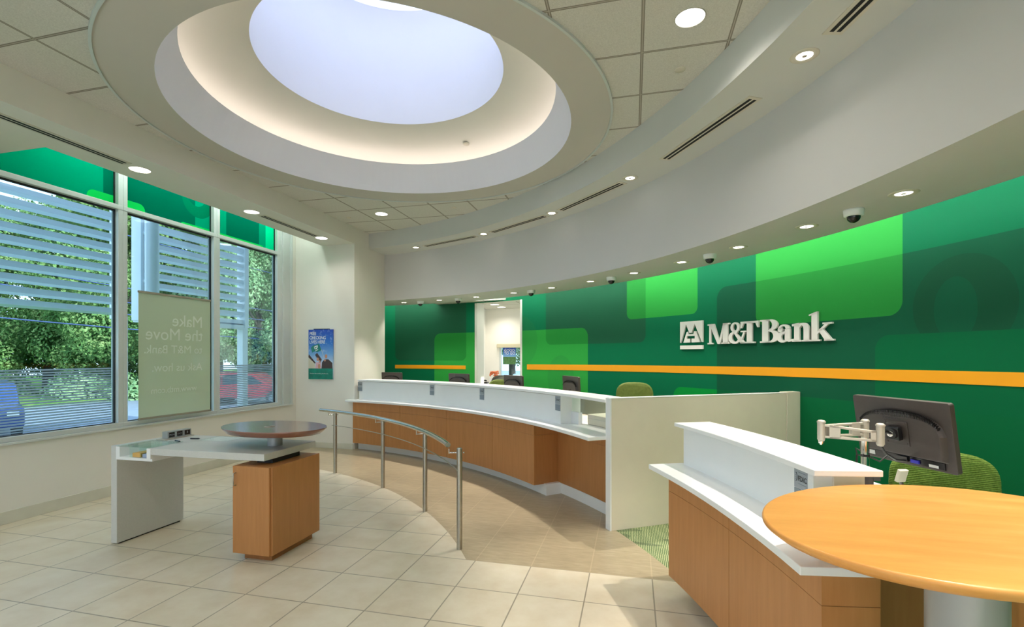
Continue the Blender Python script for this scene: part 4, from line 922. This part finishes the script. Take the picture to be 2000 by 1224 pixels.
g = G(); M_ = Matrix.Translation((1.445, 3.18, 0.925)) @ Matrix.Rotation(math.radians(20), 4, 'Z') @ Matrix.Rotation(0.3, 4, 'X'); g.rbox(-0.028, 0.028, -0.010, 0.010, 0.03, 0.10, 0.006, 3, M_); obj('armrest', g, 'cream_laminate', ch)
g = G(); g.tube([(1.455, 3.19, 0.97), (1.56, 3.33, 0.80), (1.66, 3.40, 0.62), (1.72, 3.42, 0.50)], 0.010, 8); obj('armrest_post', g, 'black_plastic', ch)
# ------------------------------------------------------------------ writing desk in the lobby
dk = thing('writing_desk', 'grey laminate lobby desk with a waterfall leg and cherry cabinet pedestal', 'desk', (-3.65, 3.65, 0))
x0, x1, y0, y1, zt = -4.455, -2.87, 3.33, 3.985, 0.865
g = G()
# front edge bows very slightly outward; top with a cut-out for the glass-covered tray
n = 12
def bow(x): u = (x - x0) / (x1 - x0); return y0 - 0.02 * math.sin(PI * u)
g.prism([(x0, y0), (-4.355, bow(-4.355)), (-4.355, y1), (x0, y1)], zt - 0.056, zt)
g.prism([(-4.03, bow(-4.03))] + [(-4.03 + (x1 + 4.03) * k / n, bow(-4.03 + (x1 + 4.03) * k / n)) for k in range(1, n + 1)] + [(x1, y1), (-4.03, y1)], zt - 0.056, zt)
g.box(-4.355, -4.03, 3.62, y1, zt - 0.056, zt)
obj('desktop', g, 'desk_laminate', dk, bevel=0.002)
g = G(); g.box(-4.392, -4.351, y0 - 0.006, 3.618, zt - 0.093, zt - 0.003); g.box(-4.034, -3.993, y0 - 0.022, 3.618, zt - 0.093, zt - 0.003); g.box(-4.392, -3.993, y0 - 0.006, 3.618, zt - 0.115, zt - 0.0925); g.box(-4.350, -4.035, 3.608, 3.617, zt - 0.092, zt - 0.003); obj('tray', g, 'white_laminate', dk)
g = G(); g.box(-4.37, -4.0, y0 - 0.012, 3.63, zt, zt + 0.007); obj('glass_cover', g, 'desk_glass', dk)
for x in (-4.245, -4.135):
    g = G(); g.box(x - 0.003, x + 0.003, y0 + 0.0, 3.60, zt - 0.092, zt - 0.001); obj('divider', g, 'desk_glass', dk)
g = G(); g.box(-3.94, -3.64, 3.745, 3.975, zt, zt + 0.004); obj('glass_inset', g, 'desk_glass', dk)
g = G(); g.box(-3.93, -3.65, 3.75, 3.97, zt + 0.0002, zt + 0.0008); obj('inset_lining', g, 'paper_white', dk)
g = G(); g.box(x0, -4.39, y0 + 0.0, y1, 0.012, zt - 0.056); obj('leg_panel', g, 'desk_laminate', dk, bevel=0.002)
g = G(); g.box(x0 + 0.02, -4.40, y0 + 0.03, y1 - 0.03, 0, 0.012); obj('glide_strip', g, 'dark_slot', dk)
g = G(); g.box(-3.145, -2.785, 3.322, 3.925, 0.06, 0.765); cabb = obj('cabinet', g, 'cherry_veneer', dk, bevel=0.002)
g = G(); g.box(-3.145, -2.80, 3.302, 3.320, 0.062, 0.765); dr = obj('door', g, 'cherry_veneer', dk, bevel=0.0015)
g = G(); g.smooth = True; g.tube([(-3.115, 3.302, 0.73 - 0.02), (-3.115, 3.280, 0.725 - 0.015), (-3.115, 3.276, 0.70), (-3.115, 3.276, 0.63), (-3.115, 3.280, 0.612), (-3.115, 3.302, 0.61)], 0.0045, 8); obj('handle', g, 'brushed_steel', dr)
g = G(); g.box(-3.09, -2.83, 3.37, 3.88, 0.0, 0.06); obj('plinth', g, 'cherry_dark', dk)
g = G(); g.box(-3.05, -2.90, 3.46, 3.80, 0.765, zt - 0.056); obj('riser', g, 'dark_gasket', dk)
SCn = (-3.075, 3.690)
g = G(); g.cyl((-3.075, 3.70, zt), (-3.075, 3.70, 0.985), 0.061, 36); obj('top_column', g, 'light_column', dk)
g = G(); g.smooth = True; oval(g, SCn, 0.513, 0.343, -0.182, [(0.001, 1.035), (0.994, 1.035), (1.0, 1.030), (0.995, 1.024), (0.90, 0.985), (0.86, 0.982), (0.001, 0.982)]); obj('oval_top', g, 'walnut_top', dk)
g = G(); g.cyl((-3.095, 3.655, 1.0352), (-3.095, 3.655, 1.0385), 0.042, 28); gr = obj('grommet', g, 'silver_plastic', dk)
g = G(); g.box(-3.125, -3.06, 3.645, 3.668, 1.0386, 1.0395); obj('grommet_slot', g, 'dark_slot', gr)
# block calendar on its tray
cal = thing('block_calendar', 'grey block calendar with three black windows on the lobby desk', 'calendar', (-4.27, 3.80, zt))
g = G(); g.box(-4.335, -4.235, 3.645, 3.965, zt, zt + 0.008); obj('tray', g, 'silver_plastic', cal, bevel=0.002)
g = G(); g.box(-4.325, -4.262, 3.70, 3.955, zt + 0.008, zt + 0.072); bd = obj('block', g, 'light_column', cal, bevel=0.002)
for k, s_ in enumerate(('MON', 'OCT', '8')):
    yc = 3.745 + k * 0.083
    g = G(); g.box(-4.2625, -4.2605, yc - 0.029, yc + 0.029, zt + 0.018, zt + 0.062); obj('date_window', g, 'glossy_black', cal)
    text('date_text', s_, 0.022 if k < 2 else 0.03, frame((-4.2600, yc, zt + 0.033), (0, 1, 0), (0, 0, 1)), 'sign_grey', cal, align='CENTER')
# desk odds and ends
for x, y, rz, lab in ((-4.03, 3.60, -0.3, 'short black pen lying at the corner of the desk glass'), (-3.99, 3.745, 0.2, 'short black pen beside the second glass inset of the desk')):
    g = G(); d = Vector((math.cos(rz), math.sin(rz), 0)); c_ = Vector((x, y, zt + 0.0135)); g.smooth = True; g.cyl(c_ - d * 0.045, c_ + d * 0.03, 0.0065, 12); g.cyl(c_ + d * 0.03, c_ + d * 0.045, 0.0065, 12, 0.003)
    tag(obj('pen', g, 'glossy_black'), lab, 'pen', 'pens on the lobby desk')
g = G(); g.box(-4.235, -4.145, 3.345, 3.50, zt - 0.091, zt - 0.055); tag(obj('slip_stack', g, 'cardboard_tan', bevel=0.002), 'stack of tan deposit slips in the desk tray', 'paper slips', 'paper slips in the desk tray')
g = G(); g.box(-4.125, -4.05, 3.345, 3.50, zt - 0.091, zt - 0.060); tag(obj('slip_stack', g, 'paper_blue', bevel=0.002), 'stack of pale blue slips in the desk tray beside the tan ones', 'paper slips', 'paper slips in the desk tray')

# ------------------------------------------------------------------ poster on the back wall
po = thing('wall_poster', 'blue and green poster with a flag and people on the white back wall', 'poster', (-5.467, WBY, 1.69))
px0, px1, pz0, pz1 = -5.715, -5.215, 1.24, 2.135; PW, PH = px1 - px0, pz1 - pz0
g = G(); g.box(px0, px1, WBY - 0.028, WBY - 0.002, pz0, pz1); obj('board', g, 'poster_sky', po)
yy = WBY - 0.0285
def pp(u, v, d=0.0): return (px0 + u * PW, yy - d, pz0 + v * PH)
def flat(name, polys, mat, d):
    g = G()
    for poly in polys: g.add([pp(u, v, d) for u, v in poly], [list(range(len(poly)))])
    return obj(name, g, mat, po)
flat('green_band', [[(0, 0), (1, 0), (1, 0.215), (0, 0.215)]], 'poster_green', 0.0004)
flat('flag', [[(0.10, 0.635), (0.16, 0.535), (0.25, 0.56), (0.38, 0.545), (0.535, 0.585), (0.44, 0.715), (0.30, 0.69), (0.20, 0.68)]], 'teal_print', 0.0006)
flat('flag_emblem', [[(0.23, 0.655), (0.255, 0.60), (0.27, 0.605), (0.262, 0.65)], [(0.23, 0.655), (0.38, 0.685), (0.375, 0.665), (0.30, 0.65)], [(0.38, 0.685), (0.39, 0.64), (0.37, 0.625), (0.36, 0.665)], [(0.29, 0.61), (0.31, 0.65), (0.33, 0.62), (0.35, 0.66), (0.36, 0.62), (0.30, 0.595)], [(0.28, 0.575), (0.40, 0.605), (0.40, 0.592), (0.28, 0.562)]], 'paper_white', 0.0009)
flat('flag_pole', [[(0.53, 0.59), (0.64, 0.43), (0.65, 0.435), (0.54, 0.60)]], 'print_cream', 0.0006)
flat('house_print', [[(0, 0.215), (0, 0.45), (0.12, 0.42), (0.27, 0.30), (0.27, 0.215)]], 'print_cream', 0.0005)
flat('roof_print', [[(0, 0.47), (0.02, 0.50), (0.30, 0.33), (0.27, 0.31), (0, 0.44)]], 'print_brown', 0.0007)
def blob(cu, cv, ru, rv, n=16): return [(cu + ru * math.cos(2 * PI * k / n), cv + rv * math.sin(2 * PI * k / n)) for k in range(n)]
flat('figure_bodies', [[(0.54, 0.215), (0.56, 0.34), (0.66, 0.40), (0.82, 0.40), (0.98, 0.33), (0.99, 0.215)], [(0.27, 0.49), (0.36, 0.53), (0.55, 0.40), (0.50, 0.33), (0.36, 0.42)]], 'print_brown', 0.0008)
flat('figure_tops', [[(0.28, 0.215), (0.32, 0.34), (0.52, 0.34), (0.53, 0.215)]], 'print_pink', 0.0009)
flat('figure_faces', [blob(0.725, 0.46, 0.055, 0.042), blob(0.385, 0.40, 0.048, 0.036), blob(0.46, 0.355, 0.035, 0.026), blob(0.44, 0.26, 0.05, 0.05), blob(0.68, 0.38, 0.035, 0.025)], 'print_skin', 0.0011)
g = G(); g.box(px0 + 0.10, px0 + 0.42, WBY - 0.02, WBY - 0.004, pz1 - 0.001, pz1 + 0.014); obj('clip_bar', g, 'dark_gasket', po)
text('headline', 'FREE\nCHECKING\nLIVES HERE', 0.082, frame(pp(0.045, 0.888, 0.0015), (0.90, 0, 0), (0, 0, 1)) @ Matrix.Diagonal((0.84, 1, 1, 1)), 'paper_white', po, line=0.93, spacing=0.95, off=0.0006)
text('small_line', 'We have free checking that fits you.', 0.026, frame(pp(0.06, 0.105, 0.0015), (1, 0, 0), (0, 0, 1)), 'paper_white', po)

# ------------------------------------------------------------------ hanging window banner, its lettering seen from behind
bn = thing('window_banner', 'olive hanging window banner whose lettering reads backwards from inside', 'banner', (WX + 0.03, 5.30, 2.46))
BXx = -5.945
g = G(); g.box(BXx, BXx + 0.002, 4.77, 5.83, 0.875, 2.45); obj('cloth', g, 'banner_cloth', bn)
for z in (2.455, 0.87):
    g = G(); g.box(BXx - 0.008, BXx + 0.010, 4.765, 5.835, z - 0.012, z + 0.014); obj('rail', g, 'banner_rail', bn, bevel=0.002)
for y in (4.83, 5.77):
    g = G(); g.tube([(BXx, y, 2.46), (BXx, y, 3.42)], 0.0012, 5); obj('cord', g, 'sign_grey', bn)
for s_, z, sz, y in (('Make', 2.055, 0.225, 5.70), ('the Move', 1.865, 0.225, 5.70), ('to M&T Bank.', 1.69, 0.155, 5.69), ('Ask us how.', 1.455, 0.155, 5.69), ('www.mtb.com', 1.175, 0.115, 5.60)):
    text('lettering', s_, sz, frame((BXx + 0.006, y, z), (0, -1, 0), (0, 0, 1)), 'banner_text', bn, spacing=0.98)

# ------------------------------------------------------------------ office beyond the doorway
g = G(); g.box(-3.48, -2.6, 10.75, 11.3, 0.98, 1.02); g.box(-3.48, -3.44, 10.75, 11.3, 0, 0.98); g.box(-2.64, -2.6, 10.75, 11.3, 0, 0.98); tag(obj('office_desk', g, 'desk_laminate'), 'white office ledge seen through the doorway', 'desk')
fl = thing('flower_pots', 'orange flowers in a white box on the office ledge', 'flowers', (-3.15, 10.95, 1.02))
g = G(); g.box(-3.24, -3.04, 10.90, 11.0, 1.02, 1.16); obj('planter', g, 'paper_white', fl)
g = G(); rnd = random.Random(3)
for k in range(26): g.sphere((-3.24 + 0.2 * rnd.random(), 10.90 + 0.1 * rnd.random(), 1.20 + 0.10 * rnd.random()), 0.022, 8, 5)
obj('blooms', g, 'petal', fl)
ph = thing('desk_phone', 'small black telephone on the office ledge beside the flowers', 'telephone', (-3.33, 10.9, 1.02))
g = G(); g.box(-3.40, -3.27, 10.82, 10.97, 1.02, 1.06); obj('base', g, 'glossy_black', ph, bevel=0.006)
g = G(); g.smooth = True; g.tube([(-3.39, 10.83, 1.085), (-3.36, 10.84, 1.095), (-3.31, 10.84, 1.095), (-3.28, 10.83, 1.085)], 0.016, 8); obj('handset', g, 'glossy_black', ph)
wp = thing('window_poster', 'small blue and green poster in the office window reading good to go', 'poster', (-2.89, 11.47, 1.66))
g = G(); g.box(-3.06, -2.74, 11.468, 11.472, 1.46, 1.86); obj('sheet', g, 'poster_sky', wp)
g = G(); g.box(-3.06, -2.74, 11.465, 11.468, 1.46, 1.64); obj('field_print', g, 'print_field', wp)
text('lettering', 'GOOD\nTO GO', 0.085, frame((-3.03, 11.464, 1.765), (1, 0, 0), (0, 0, 1)), 'paper_white', wp, line=0.8, off=0.0005)
for y, lab in ((10.42, 'round ceiling light in the office, nearer the doorway'), (11.0, 'round ceiling light in the office, nearer its back wall')):
    place(LG, uL, (-3.27 + 0.3, y, 2.80), lab, 'ceiling lights in the office', 45, size=150, blend=0.9, rad=0.09)
t = thing('drive_through_canister', 'blue and white drive-through unit outside the office window', 'drive-through unit', (-2.3, 13.6, 0))
g = G(); g.box(-2.95, -2.90, 13.4, 13.5, 0, 1.5); g.box(-2.6, -2.55, 13.4, 13.5, 0, 1.5); g.box(-2.95, -2.55, 13.4, 13.5, 1.42, 1.5); obj('frame', g, 'brick_blue_bin', t)
g = G(); g.box(-2.88, -2.62, 13.42, 13.5, 0.3, 1.4); obj('panel', g, 'paper_white', t)

# ------------------------------------------------------------------ outdoors
GZ = -0.75
g = G(); g.box(-70, -6.15, -30, 80, GZ - 0.3, GZ); g.box(-6.15, 12, 13, 60, GZ - 0.3, GZ + 0.1); struct('floor_outside', g, 'asphalt'); bpy.data.objects['floor_outside'].name = 'ground'
g = G(); g.box(-13.2, -6.2, -25, 60, GZ, GZ + 0.25); g.box(-70, -27.5, -30, 80, GZ, GZ + 0.12); tag(obj('lawn', g, 'grass'), 'strips of green lawn either side of the car park', 'grass', kind='stuff')
# louvred screen
LX = -8.0
sc = thing('louvre_screen', 'white louvred sun screen standing on posts outside the windows', 'sun screen', (LX, 4, GZ))
for seg in ((-2.5, 6.05), (6.45, 8.62)):
    for k in range(16):
        z = 2.36 + 0.1665 * k
        g = G(); M_ = Matrix.Translation((LX, 0, z)) @ Matrix.Rotation(math.radians(-14), 4, 'Y'); g.prism([(-0.055, seg[0]), (0.055, seg[0]), (0.055, seg[1]), (-0.055, seg[1])], -0.042, 0.042, M_)
        obj('louvre', g, 'trellis_white', sc)
g = G(); g.box(LX - 0.1, LX + 0.1, 8.62, 8.72, 2.25, 5.1); g.box(LX - 0.1, LX + 0.1, 6.38, 6.46, 2.25, 5.1); g.box(LX - 0.1, LX + 0.1, 6.03, 6.08, 2.25, 5.1); g.box(LX - 0.1, LX + 0.1, -2.5, 8.7, 5.0, 5.08); g.box(LX - 0.09, LX + 0.09, 6.4, 8.65, 2.22, 2.30); obj('end_frame', g, 'trellis_white', sc)
for y in (8.66, 6.12, 1.0, -2.4):
    g = G(); g.box(LX - 0.07, LX + 0.07, y - 0.07, y + 0.07, GZ, 2.3); obj('post', g, 'trellis_white', sc)
g = G(); g.cyl((LX + 0.25, 6.45, GZ), (LX + 0.25, 6.45, 5.0), 0.10, 20)
for z in (2.9, 3.7): g.cyl((LX, 6.45, z), (LX + 0.25, 6.45, z), 0.04, 12)
obj('pole', g, 'trellis_white', sc)
# foliage
def leaf_cloud(n, blobs, size, seed, aspect=0.6):
    rnd = random.Random(seed); vs, fs = [], []
    for i in range(n):
        c_, r = rnd.choice(blobs)
        d = Vector((rnd.gauss(0, 1), rnd.gauss(0, 1), rnd.gauss(0, 1))).normalized(); rr = r * (0.72 + 0.33 * rnd.random())
        p = Vector(c_) + d * rr
        nrm = (d + Vector((rnd.gauss(0, .5), rnd.gauss(0, .5), rnd.gauss(0, .5) + 0.3))).normalized()
        a = nrm.orthogonal().normalized(); a = (Matrix.Rotation(rnd.random() * 6.28, 3, nrm) @ a); b = nrm.cross(a); s = size * (0.6 + 0.8 * rnd.random())
        o = len(vs); vs += [p - a * s, p - b * s * aspect, p + a * s, p + b * s * aspect]; fs.append((o, o + 1, o + 2, o + 3))
    return vs, fs
def make_tree(label, mat, seed, h=10.5, r=4.2, n=56000, size=0.078, nb=26):
    t = thing('tree', label, 'tree', group='trees across the street'); rnd = random.Random(seed)
    blobs = []
    for k in range(nb):
        a = rnd.random() * 6.28; q = rnd.random() ** 0.5 * r * 0.85; z = 1.9 + (h - 2.2) * rnd.random()
        q *= math.sin(PI * min(1, (z + 1.2) / (h + 1.6))) ** 0.5
        blobs.append(((q * math.cos(a), q * math.sin(a), z), r * (0.28 + 0.14 * rnd.random())))
    vs, fs = leaf_cloud(n, blobs, size, seed + 1); g = G(); g.v = [tuple(v) for v in vs]; g.f = fs; g.mi = [0] * len(fs); g.sm = [False] * len(fs)
    obj('foliage', g, mat, t, world=False)
    g = G(); g.cyl((0, 0, 0), (0.15, 0.1, h * 0.55), 0.26, 12, 0.12)
    for k in range(6):
        a = k * 1.05; g.cyl((0.05, 0, 2.2 + 0.5 * k), (1.6 * math.cos(a), 1.6 * math.sin(a), 4.0 + 0.7 * k), 0.09, 7, 0.03)
    obj('trunk', g, 'bark', t, world=False); return t
T1 = make_tree('dark leafy street tree with sky showing through, behind the louvres at far left', 'leaves_dark', 11)
T2 = make_tree('pale leafy tree filling the right-hand window pane', 'leaves_light', 23, 10, 3.8, 56000, 0.074)
def by_bearing(u_tan, w): d = Vector((-math.sin(YAW), math.cos(YAW), 0)) + Vector((math.cos(YAW), math.sin(YAW), 0)) * u_tan; return d * w
T1.location = by_bearing(-1.10, 29) + Vector((0, 0, GZ)); T2.location = by_bearing(-0.522, 28) + Vector((0, 0, GZ))
for k, (u, w, z_, rz, T, lab) in enumerate((
        (-0.95, 31, 0.4, 1.0, T1, 'dark street tree behind the louvres of the first window'), (-0.80, 29, 0.0, 2.2, T1, 'dark street tree seen left of the mullion beside the banner'), (-0.66, 32, 0.6, 3.1, T1, 'dark street tree behind the top of the banner'),
        (-0.40, 36, 0.0, 4.2, T1, 'street tree mostly hidden by the white wall right of the windows'), (-1.30, 33, 0.5, 5.0, T1, 'street tree outside the left edge of the photo'), (-0.60, 36, 1.5, 0.5, T2, 'pale tree behind the right end of the louvres'), (-0.86, 42, 2.0, 2.0, T2, 'pale tree far back above the frosted window film'), (-0.48, 40, 2.5, 5.3, T1, 'tall dark tree at the right edge of the far window'))):
    p_ = by_bearing(u, w); o = dup(T, (p_.x, p_.y, GZ + z_ * 0.0), rz, lab); o.scale = (1.15, 1.15, 1.1 + 0.05 * (k % 3))
o = dup(T2, (-7.6, 31, GZ), 2.4, 'pale tree glimpsed through the small office window')
def make_bush(label, r, seed, n=2600, size=0.07, mat='hedge_leaves'):
    vs, fs = leaf_cloud(n, [((0, 0, 0.35), r), ((0.25, 0.2, 0.3), r * 0.9), ((-0.2, 0.3, 0.4), r * 0.9), ((0, -0.4, 0.3), r * 0.85), ((0.05, 0.6, 0.32), r * 0.85)], size, seed)
    g = G(); g.v = [tuple(v) for v in vs]; g.f = fs; g.mi = [0] * len(fs); g.sm = [False] * len(fs)
    return tag(obj('shrub', g, mat), label, 'shrub', 'shrubs below the windows')
B1 = make_bush('low green shrub below the far window behind the frosted film', 0.48, 5)
B1.location = (-9.3, 8.3, GZ + 0.2)
for x, y, lab in ((-9.2, 9.6, 'low green shrub at the right edge of the far window'), (-9.0, 6.9, 'green shrub between the banner and the mullion'), (-9.1, 5.4, 'green shrub at the lower left of the banner'), (-9.0, 4.1, 'green shrub behind the frosted film near the mullion'), (-9.2, 2.7, 'green shrub behind the lower left of the frosted film')):
    o = B1.copy(); COL.objects.link(o); o.location = (x, y, GZ + 0.2); o.rotation_euler = (0, 0, x * 7); o['label'] = lab
B2 = make_bush('rounded pale shrub on the far lawn in front of the dark trees', 1.3, 8, 3500, 0.13, 'leaves_light'); B2['group'] = 'shrubs on the far lawn'
p_ = by_bearing(-0.89, 27); B2.location = (p_.x, p_.y, GZ)
for u, w, lab in ((-0.78, 27.5, 'pale shrub on the far lawn just left of the mullion'), (-1.04, 28, 'pale shrub on the far lawn at the far left'), (-0.50, 30, 'pale shrub on the far lawn behind the red car')):
    p_ = by_bearing(u, w); o = B2.copy(); COL.objects.link(o); o.location = (p_.x, p_.y, GZ - 0.2); o.rotation_euler = (0, 0, u * 9); o['label'] = lab
# cars
def make_car(label, paint, van=False):
    t = thing('car', label, 'car'); L, Wd = 4.5, 1.75
    prof = [(-2.25, 0.35), (-2.25, 0.75), (-2.1, 0.92), (-1.15, 1.02), (-0.45, 1.55), (1.55, 1.60), (2.05, 1.15), (2.22, 0.95), (2.25, 0.35)]
    Mx = Matrix(((1, 0, 0, 0), (0, 0, -1, 0), (0, 1, 0, 0), (0, 0, 0, 1)))
    g = G(); g.prism(prof, -Wd / 2, Wd / 2, Mx); obj('body', g, paint, t, bevel=0.06, world=False)
    for s in (-1, 1):
        g = G(); y = s * (Wd / 2 + 0.004)
        for q in ([(-0.95, 1.04), (-0.38, 1.45), (0.15, 1.48), (0.15, 1.04)], [(0.23, 1.04), (0.23, 1.48), (0.95, 1.50), (0.95, 1.04)], [(1.03, 1.04), (1.03, 1.50), (1.45, 1.50), (1.85, 1.10)]):
            g.add([(a, y, b) for a, b in q], [(0, 1, 2, 3)])
        obj('side_glass', g, 'car_glass', t, world=False)
        for x in (-1.4, 1.4):
            g = G(); g.cyl((x, s * (Wd / 2 - 0.2), 0.33), (x, s * (Wd / 2 + 0.01), 0.33), 0.33, 24); wh = obj('wheel', g, 'tyre', t, world=False)
            g = G(); g.cyl((x, s * (Wd / 2 + 0.005), 0.33), (x, s * (Wd / 2 + 0.02), 0.33), 0.19, 16); obj('hub_cap', g, 'polished_steel', wh, world=False)
    g = G(); g.box(-2.27, -2.2, -0.75, -0.5, 0.68, 0.8); g.box(-2.27, -2.2, 0.5, 0.75, 0.68, 0.8); obj('headlight', g, 'paper_white', t, world=False)
    g = G(); g.box(2.2, 2.27, -0.8, -0.6, 0.7, 1.0); g.box(2.2, 2.27, 0.6, 0.8, 0.7, 1.0); obj('tail_light', g, 'lamp_red', t, world=False)
    return t
c1 = make_car('red car parked outside the far window behind the frosted film', 'car_red'); p_ = by_bearing(-0.535, 25); c1.location = (p_.x, p_.y, GZ); c1.rotation_euler = (0, 0, math.radians(200))
c2 = make_car('blue car parked at the left edge outside the window', 'car_blue'); p_ = by_bearing(-1.10, 15); c2.location = (p_.x, p_.y, GZ); c2.rotation_euler = (0, 0, math.radians(155))
c4 = make_car('white car outside the small office window', 'car_white'); c4.location = (-4.4, 20, GZ + 0.1); c4.rotation_euler = (0, 0, 0.2)
# overhead wires
for k, (z0, z1) in enumerate(((2.7, 2.5), (3.3, 3.0), (3.8, 3.4), (4.4, 3.9), (6.4, 6.0))):
    g = G(); g.smooth = True; pts = []
    for i in range(21):
        s_ = i / 20; p0 = Vector((-19.0, -6, z0 + 1.2)); p1 = Vector((-19.0, 46, z1 + 0.6)); p = p0.lerp(p1, s_); p.z -= 0.9 * 4 * s_ * (1 - s_); pts.append(p)
    g.tube(pts, 0.022, 5)
    tag(obj('overhead_wire', g, 'wire_blue'), ['lowest overhead wire crossing the view outside', 'second overhead wire from the bottom', 'third overhead wire from the bottom', 'fourth overhead wire from the bottom', 'highest overhead wire, glimpsed between the louvres'][k], 'wire', 'overhead wires outside')
g = G(); g.cyl((-19, 46, GZ), (-19, 46, 8.5), 0.16, 12); g.box(-19.8, -18.2, 45.95, 46.05, 7.4, 7.55); tag(obj('utility_pole', g, 'bark'), 'distant wooden utility pole carrying the wires', 'pole')
for o in bpy.data.objects:
    if o.type == 'EMPTY' and o.parent is None and not o.get('label'): print('NO LABEL', o.name)
